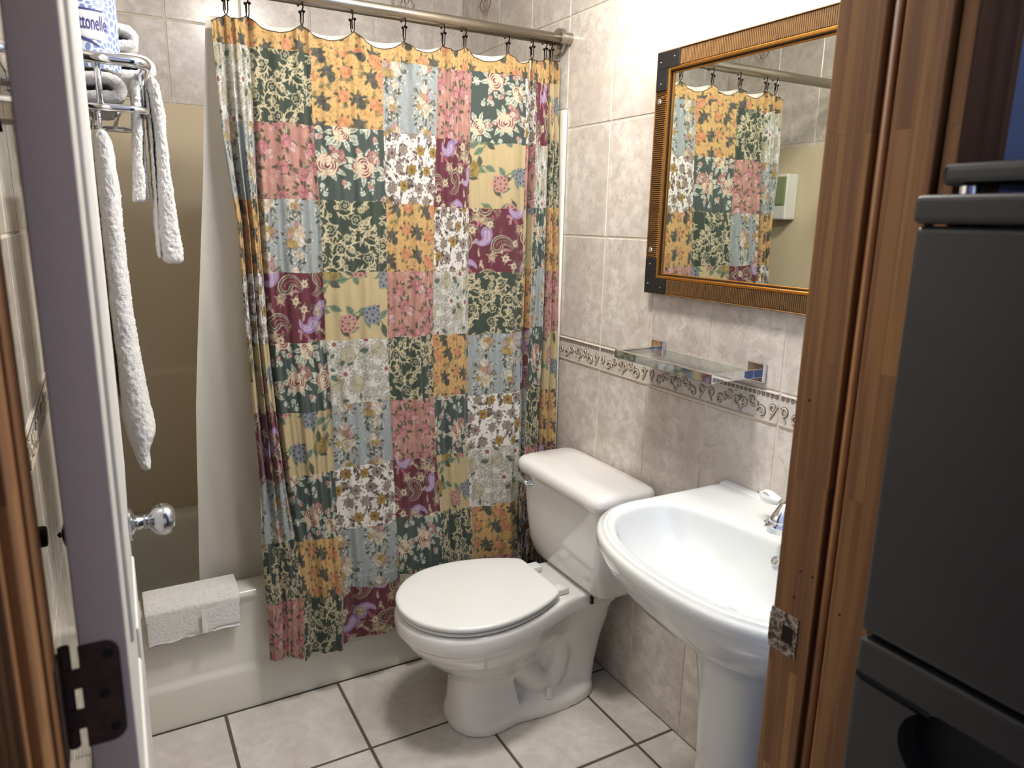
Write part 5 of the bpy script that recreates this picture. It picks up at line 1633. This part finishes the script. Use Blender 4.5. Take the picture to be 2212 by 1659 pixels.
h1 = thing('hand_towel', 'narrow white hand towel hanging left of the wider one under the rack', 'towel', (-1.23, -0.34, 1.44), 'hand towels on the rack')
hang('fall', densify([(1.668, -1.233, -1.222), (1.653, -1.237, -1.222), (1.602, -1.239, -1.223), (1.56, -1.241, -1.225), (1.517, -1.245, -1.228), (1.490, -1.247, -1.226), (1.455, -1.251, -1.227), (1.441, -1.252, -1.229)], 26), -0.40, -0.33, MAT['terry'], h1)
hang('inner_fall', densify([(1.66, -1.222, -1.217), (1.55, -1.225, -1.219), (1.50, -1.229, -1.221), (1.455, -1.229, -1.218), (1.443, -1.226, -1.220)], 18), -0.37, -0.325, MAT['hem'], h1)
h2 = thing('hand_towel', 'wider white hand towel hanging from the rack closest to the curtain', 'towel', (-1.19, -0.34, 1.32), 'hand towels on the rack')
hang('fall', densify([(1.675, -1.204, -1.196), (1.664, -1.208, -1.187), (1.605, -1.204, -1.181), (1.562, -1.203, -1.182), (1.475, -1.205, -1.178), (1.386, -1.209, -1.172), (1.345, -1.208, -1.167), (1.322, -1.203, -1.169)], 30), -0.40, -0.32, MAT['terry'], h2)
hang('inner_fall', densify([(1.65, -1.212, -1.207), (1.5, -1.212, -1.206), (1.40, -1.214, -1.208), (1.345, -1.215, -1.206), (1.332, -1.213, -1.208)], 18), -0.38, -0.325, MAT['hem'], h2)

def folded(nm, label, x0, x1, y0, y1, z0, n, th, group):
    e = thing(nm, label, 'towel', ((x0 + x1) / 2, (y0 + y1) / 2, z0), group)
    path = []
    for k in range(n):
        z = z0 + th * (k + 0.5)
        a, b_ = (x0, x1) if k % 2 == 0 else (x1, x0)
        for t in np.linspace(0.06, 0.94, 9):
            path.append((a + (b_ - a) * t, z + 0.003 * math.sin(t * 7 + k)))
        if k < n - 1:
            s = 1 if b_ > a else -1
            for q_ in np.linspace(-math.pi / 2 + 0.4, math.pi / 2 - 0.4, 4):
                path.append((b_ - s * th * 0.5 + s * th * 0.62 * math.cos(q_), z + th * 0.5 + th * 0.5 * math.sin(q_)))
    ny = 14
    rows = [[(x + 0.004 * math.sin(j * 0.9 + i * 0.2), y0 + (y1 - y0) * j / ny, z) for i, (x, z) in enumerate(path)] for j in range(ny + 1)]
    V, F = loft(rows, False)
    o = mk('folds', V, F, MAT['terry'], e, True)
    s_ = o.modifiers.new('thick', 'SOLIDIFY'); s_.thickness = th * 0.72; s_.offset = 0
    fuzzy(o, 2, 0.005, 0.004)
    return e
folded('folded_towel', 'white folded towel on the rack shelf under the paper roll', -1.425, -1.258, -0.425, -0.10, 1.614, 2, 0.030, 'folded towels on the rack')
folded('folded_towel', 'white folded towel in the middle of the stack behind the paper roll', -1.40, -1.196, -0.30, -0.09, 1.676, 2, 0.028, 'folded towels on the rack')
folded('folded_towel', 'white folded towel on top of the stack behind the paper roll', -1.40, -1.222, -0.29, -0.10, 1.733, 2, 0.027, 'folded towels on the rack')

# paper roll with printed wrapper
roll = thing('tissue_roll', 'wrapped toilet paper roll printed with blue petals on the towel rack', 'paper roll', (-1.309, -0.362, 1.677))
RR, RC = 0.060, (-1.309, -0.362)
zb, zt_ = 1.677, 1.822
def cyl_patch(nm, r, a0, a1, z0, z1, m, seg=48, top=False, zfun=None):
    V, F, UV = [], [], []
    nz = 8
    for j in range(nz + 1):
        for i in range(seg + 1):
            a = a0 + (a1 - a0) * i / seg
            zl, zh = (z0, z1) if zfun is None else zfun(a)
            z = zl + (zh - zl) * j / nz
            V.append((RC[0] + r * math.cos(a), RC[1] + r * math.sin(a), z)); UV.append((a * RR, z))
    for j in range(nz):
        for i in range(seg):
            F.append((j * (seg + 1) + i, j * (seg + 1) + i + 1, (j + 1) * (seg + 1) + i + 1, (j + 1) * (seg + 1) + i))
    o = mk(nm, V, F, m, roll, True)
    uv = o.data.uv_layers.new(name='wrap')
    for lp in o.data.loops: uv.data[lp.index].uv = UV[lp.vertex_index]
    return o
cyl_patch('wrapper', RR, 0, 2 * math.pi, zb, zt_, MAT['paper'])
lathe('end_disc', [(0, RR), (0.0005, RR - 0.002), (0.0008, 0.02)], (RC[0], RC[1], zb + 0.0004), (0, 0, -1), MAT['paper_white'], roll)
lathe('end_disc', [(0, RR), (0.0005, RR - 0.002), (0.0008, 0.02)], (RC[0], RC[1], zt_ - 0.0004), (0, 0, 1), MAT['paper_white'], roll)
AC = math.radians(-98)
cyl_patch('label_band', RR + 0.0003, AC - 0.95, AC + 0.80, 1.724, 1.773, MAT['paper_white'])
cyl_patch('label_line', RR + 0.0006, AC - 0.95, AC + 0.78, 1.771, 1.7745, MAT['print_ink'])
sw = lambda a: (1.7260 - 0.012 * ((a - AC + 0.5)) ** 2 * (1 if a > AC - 0.5 else 0), 1.7335 - 0.016 * ((a - AC + 0.5)) ** 2 * (1 if a > AC - 0.5 else 0))
cyl_patch('label_swoosh', RR + 0.0006, AC - 0.95, AC + 0.60, 0, 0, MAT['print_ink'], zfun=sw)
def wrap_text(body, m, width, height, a_c, z_c, lift, drop=0.0):
    cu = bpy.data.curves.new('lettering', 'FONT'); cu.body = body; cu.size = 1.0; cu.resolution_u = 3; cu.offset = 0.012
    to = bpy.data.objects.new('lettering', cu); COL.objects.link(to)
    bpy.context.view_layer.update()
    me = to.to_mesh().copy(); to.to_mesh_clear(); bpy.data.objects.remove(to)
    bm = bmesh.new(); bm.from_mesh(me)
    bmesh.ops.subdivide_edges(bm, edges=[e for e in bm.edges if e.calc_length() > 0.3], cuts=3)
    bm.to_mesh(me); bm.free()
    xs_ = [v.co.x for v in me.vertices]; ys_ = [v.co.y for v in me.vertices]
    x0, x1, y0, y1 = min(xs_), max(xs_), min(ys_), max(ys_)
    for v in me.vertices:
        t = (v.co.x - x0) / (x1 - x0); h = (v.co.y - y0) / (y1 - y0)
        a = a_c + (t - 0.5) * width / RR
        v.co = (RC[0] + (RR + lift) * math.cos(a), RC[1] + (RR + lift) * math.sin(a), z_c + (h - 0.5) * height - drop * t * t)
    me.materials.clear(); me.materials.append(m)
    o = bpy.data.objects.new('lettering', me); COL.objects.link(o); par(o, roll)
wrap_text('Cottonelle', MAT['print_ink'], 0.064, 0.026, AC + 0.32, 1.7525, 0.0009)
wrap_text('PROFESSIONAL', MAT['paper_white'], 0.052, 0.0042, AC + 0.26, 1.7298, 0.0012, 0.006)

# small dark hook on the left wall in front of the rack
hkw = thing('wall_hook', 'small dark metal hook on the left wall behind the door', 'hook', (XL, -1.02, 1.50))
lathe('plate', [(0.0005, 0.018), (0.004, 0.018), (0.006, 0.014)], (XL, -1.02, 1.51), (1, 0, 0), MAT['bronze'], hkw, 20)
tube('arm', [(XL + 0.005, -1.02, 1.51), (XL + 0.035, -1.02, 1.51), (XL + 0.058, -1.02, 1.512)], [0.006, 0.006, 0.008], MAT['bronze'], hkw, 12)

# soap dispenser inside the shower, seen in the mirror
sd = thing('soap_dispenser', 'white wall soap dispenser with a green window, seen in the mirror', 'soap dispenser', (XL + 0.01, 0.34, 1.45))
box('body', XL + 0.0068, XL + 0.078, 0.282, 0.405, 1.450, 1.648, MAT['soap_white'], sd, 0.008, 3)
box('window', XL + 0.030, XL + 0.083, 0.288, 0.399, 1.512, 1.636, MAT['soap_green'], sd, 0.005, 2)
lathe('button', [(0, 0.019), (0.006, 0.018), (0.009, 0.012), (0.0095, 0.0)], (XL + 0.077, 0.372, 1.484), (1, 0, 0), MAT['soap_white'], sd, 24)

# ------------------------------------------------------------------ fridge in the hall
XF, FY1, FY0_ = -0.630, -1.582, -2.14
fr = thing('fridge', 'charcoal fridge freezer in the hall beside the door frame', 'fridge', (-0.33, -1.86, 0))
box('cabinet', XF + 0.055, -0.03, FY0_ + 0.004, FY1 - 0.004, 0.02, 1.425, MAT['fridge'], fr, 0.004, 2)
box('top_cap', XF - 0.004, -0.028, FY0_, FY1 + 0.002, 1.426, 1.453, MAT['fridge'], fr, 0.006, 3)
box('upper_door', XF, XF + 0.052, FY0_, FY1, 0.995, 1.424, MAT['fridge'], fr, 0.006, 3)
def low_door():
    bm = bmesh.new(); bm_box(bm, XF, XF + 0.052, FY0_, FY1, 0.06, 0.988, 0.006, 3)
    a = from_bm('lower_door', bm, MAT['fridge'], fr)
    # scooped handle: a thin slot that opens into a deep oval
    pts = []
    yc0, yc1, zc_, hh_ = -2.02, -1.640, 0.905, 0.043
    n = 14
    for k in range(n + 1):
        q_ = math.pi / 2 - math.pi * k / n
        pts.append((yc1 - hh_ + hh_ * math.cos(q_) , zc_ + hh_ * math.sin(q_)))
    for k in range(n + 1):
        q_ = -math.pi / 2 - math.pi * k / n
        pts.append((yc0 + hh_ + hh_ * math.cos(q_), zc_ + hh_ * math.sin(q_)))
    V, F = loft([[(XF - 0.02, y, z) for y, z in pts], [(XF + 0.04, y, z) for y, z in pts]])
    bm = bmesh.new()
    vs = [bm.verts.new(v) for v in V]
    for f in F: bm.faces.new([vs[i] for i in f])
    bmesh.ops.recalc_face_normals(bm, faces=bm.faces[:])
    me = bpy.data.meshes.new('cut'); bm.to_mesh(me); bm.free()
    c = bpy.data.objects.new('cut', me); COL.objects.link(c)
    bm = bmesh.new(); bm_box(bm, XF - 0.02, XF + 0.02, -1.668, FY1 + 0.02, 0.938, 0.9475)
    me2 = bpy.data.meshes.new('cut2'); bm.to_mesh(me2); bm.free()
    c2 = bpy.data.objects.new('cut2', me2); COL.objects.link(c2)
    for cc in (c, c2):
        m = a.modifiers.new('b', 'BOOLEAN'); m.object = cc; m.operation = 'DIFFERENCE'; m.solver = 'EXACT'
    bpy.context.view_layer.update()
    dg = bpy.context.evaluated_depsgraph_get()
    nm = bpy.data.meshes.new_from_object(a.evaluated_get(dg))
    a.modifiers.clear(); a.data = nm
    bpy.data.objects.remove(c); bpy.data.objects.remove(c2)
    V, F = loft([[(XF + 0.030, y, z) for y, z in pts], [(XF + 0.0395, y, z) for y, z in pts]])
    mk('handle_recess', V, F, MAT['rubber'], a)
    V, F = loft([[(XF + 0.004, y, z + 0.0) for y, z in [(-1.666, 0.943), (-1.664, 0.947), (FY1 - 0.0005, 0.947), (FY1 - 0.0005, 0.9385), (-1.666, 0.9385)]], [(XF + 0.018, y, z) for y, z in [(-1.666, 0.943), (-1.664, 0.947), (FY1 - 0.0005, 0.947), (FY1 - 0.0005, 0.9385), (-1.666, 0.9385)]]])
    mk('handle_slot', V, F, MAT['rubber'], a)
low_door()
tr = thing('black_tray', 'thin glossy black tray lying on top of the fridge', 'tray', (-0.32, -1.86, 1.453))
box('plate', XF + 0.012, -0.06, -2.12, FY1 - 0.010, 1.461, 1.482, MAT['gloss_black'], tr, 0.007, 3)
for xx, yy in ((XF + 0.03, FY1 - 0.03), (XF + 0.03, -2.09), (-0.08, FY1 - 0.03), (-0.08, -2.09)):
    lathe('foot', [(0, 0.009), (0.0085, 0.009)], (xx, yy, 1.4531), (0, 0, 1), MAT['chrome'], tr, 14)
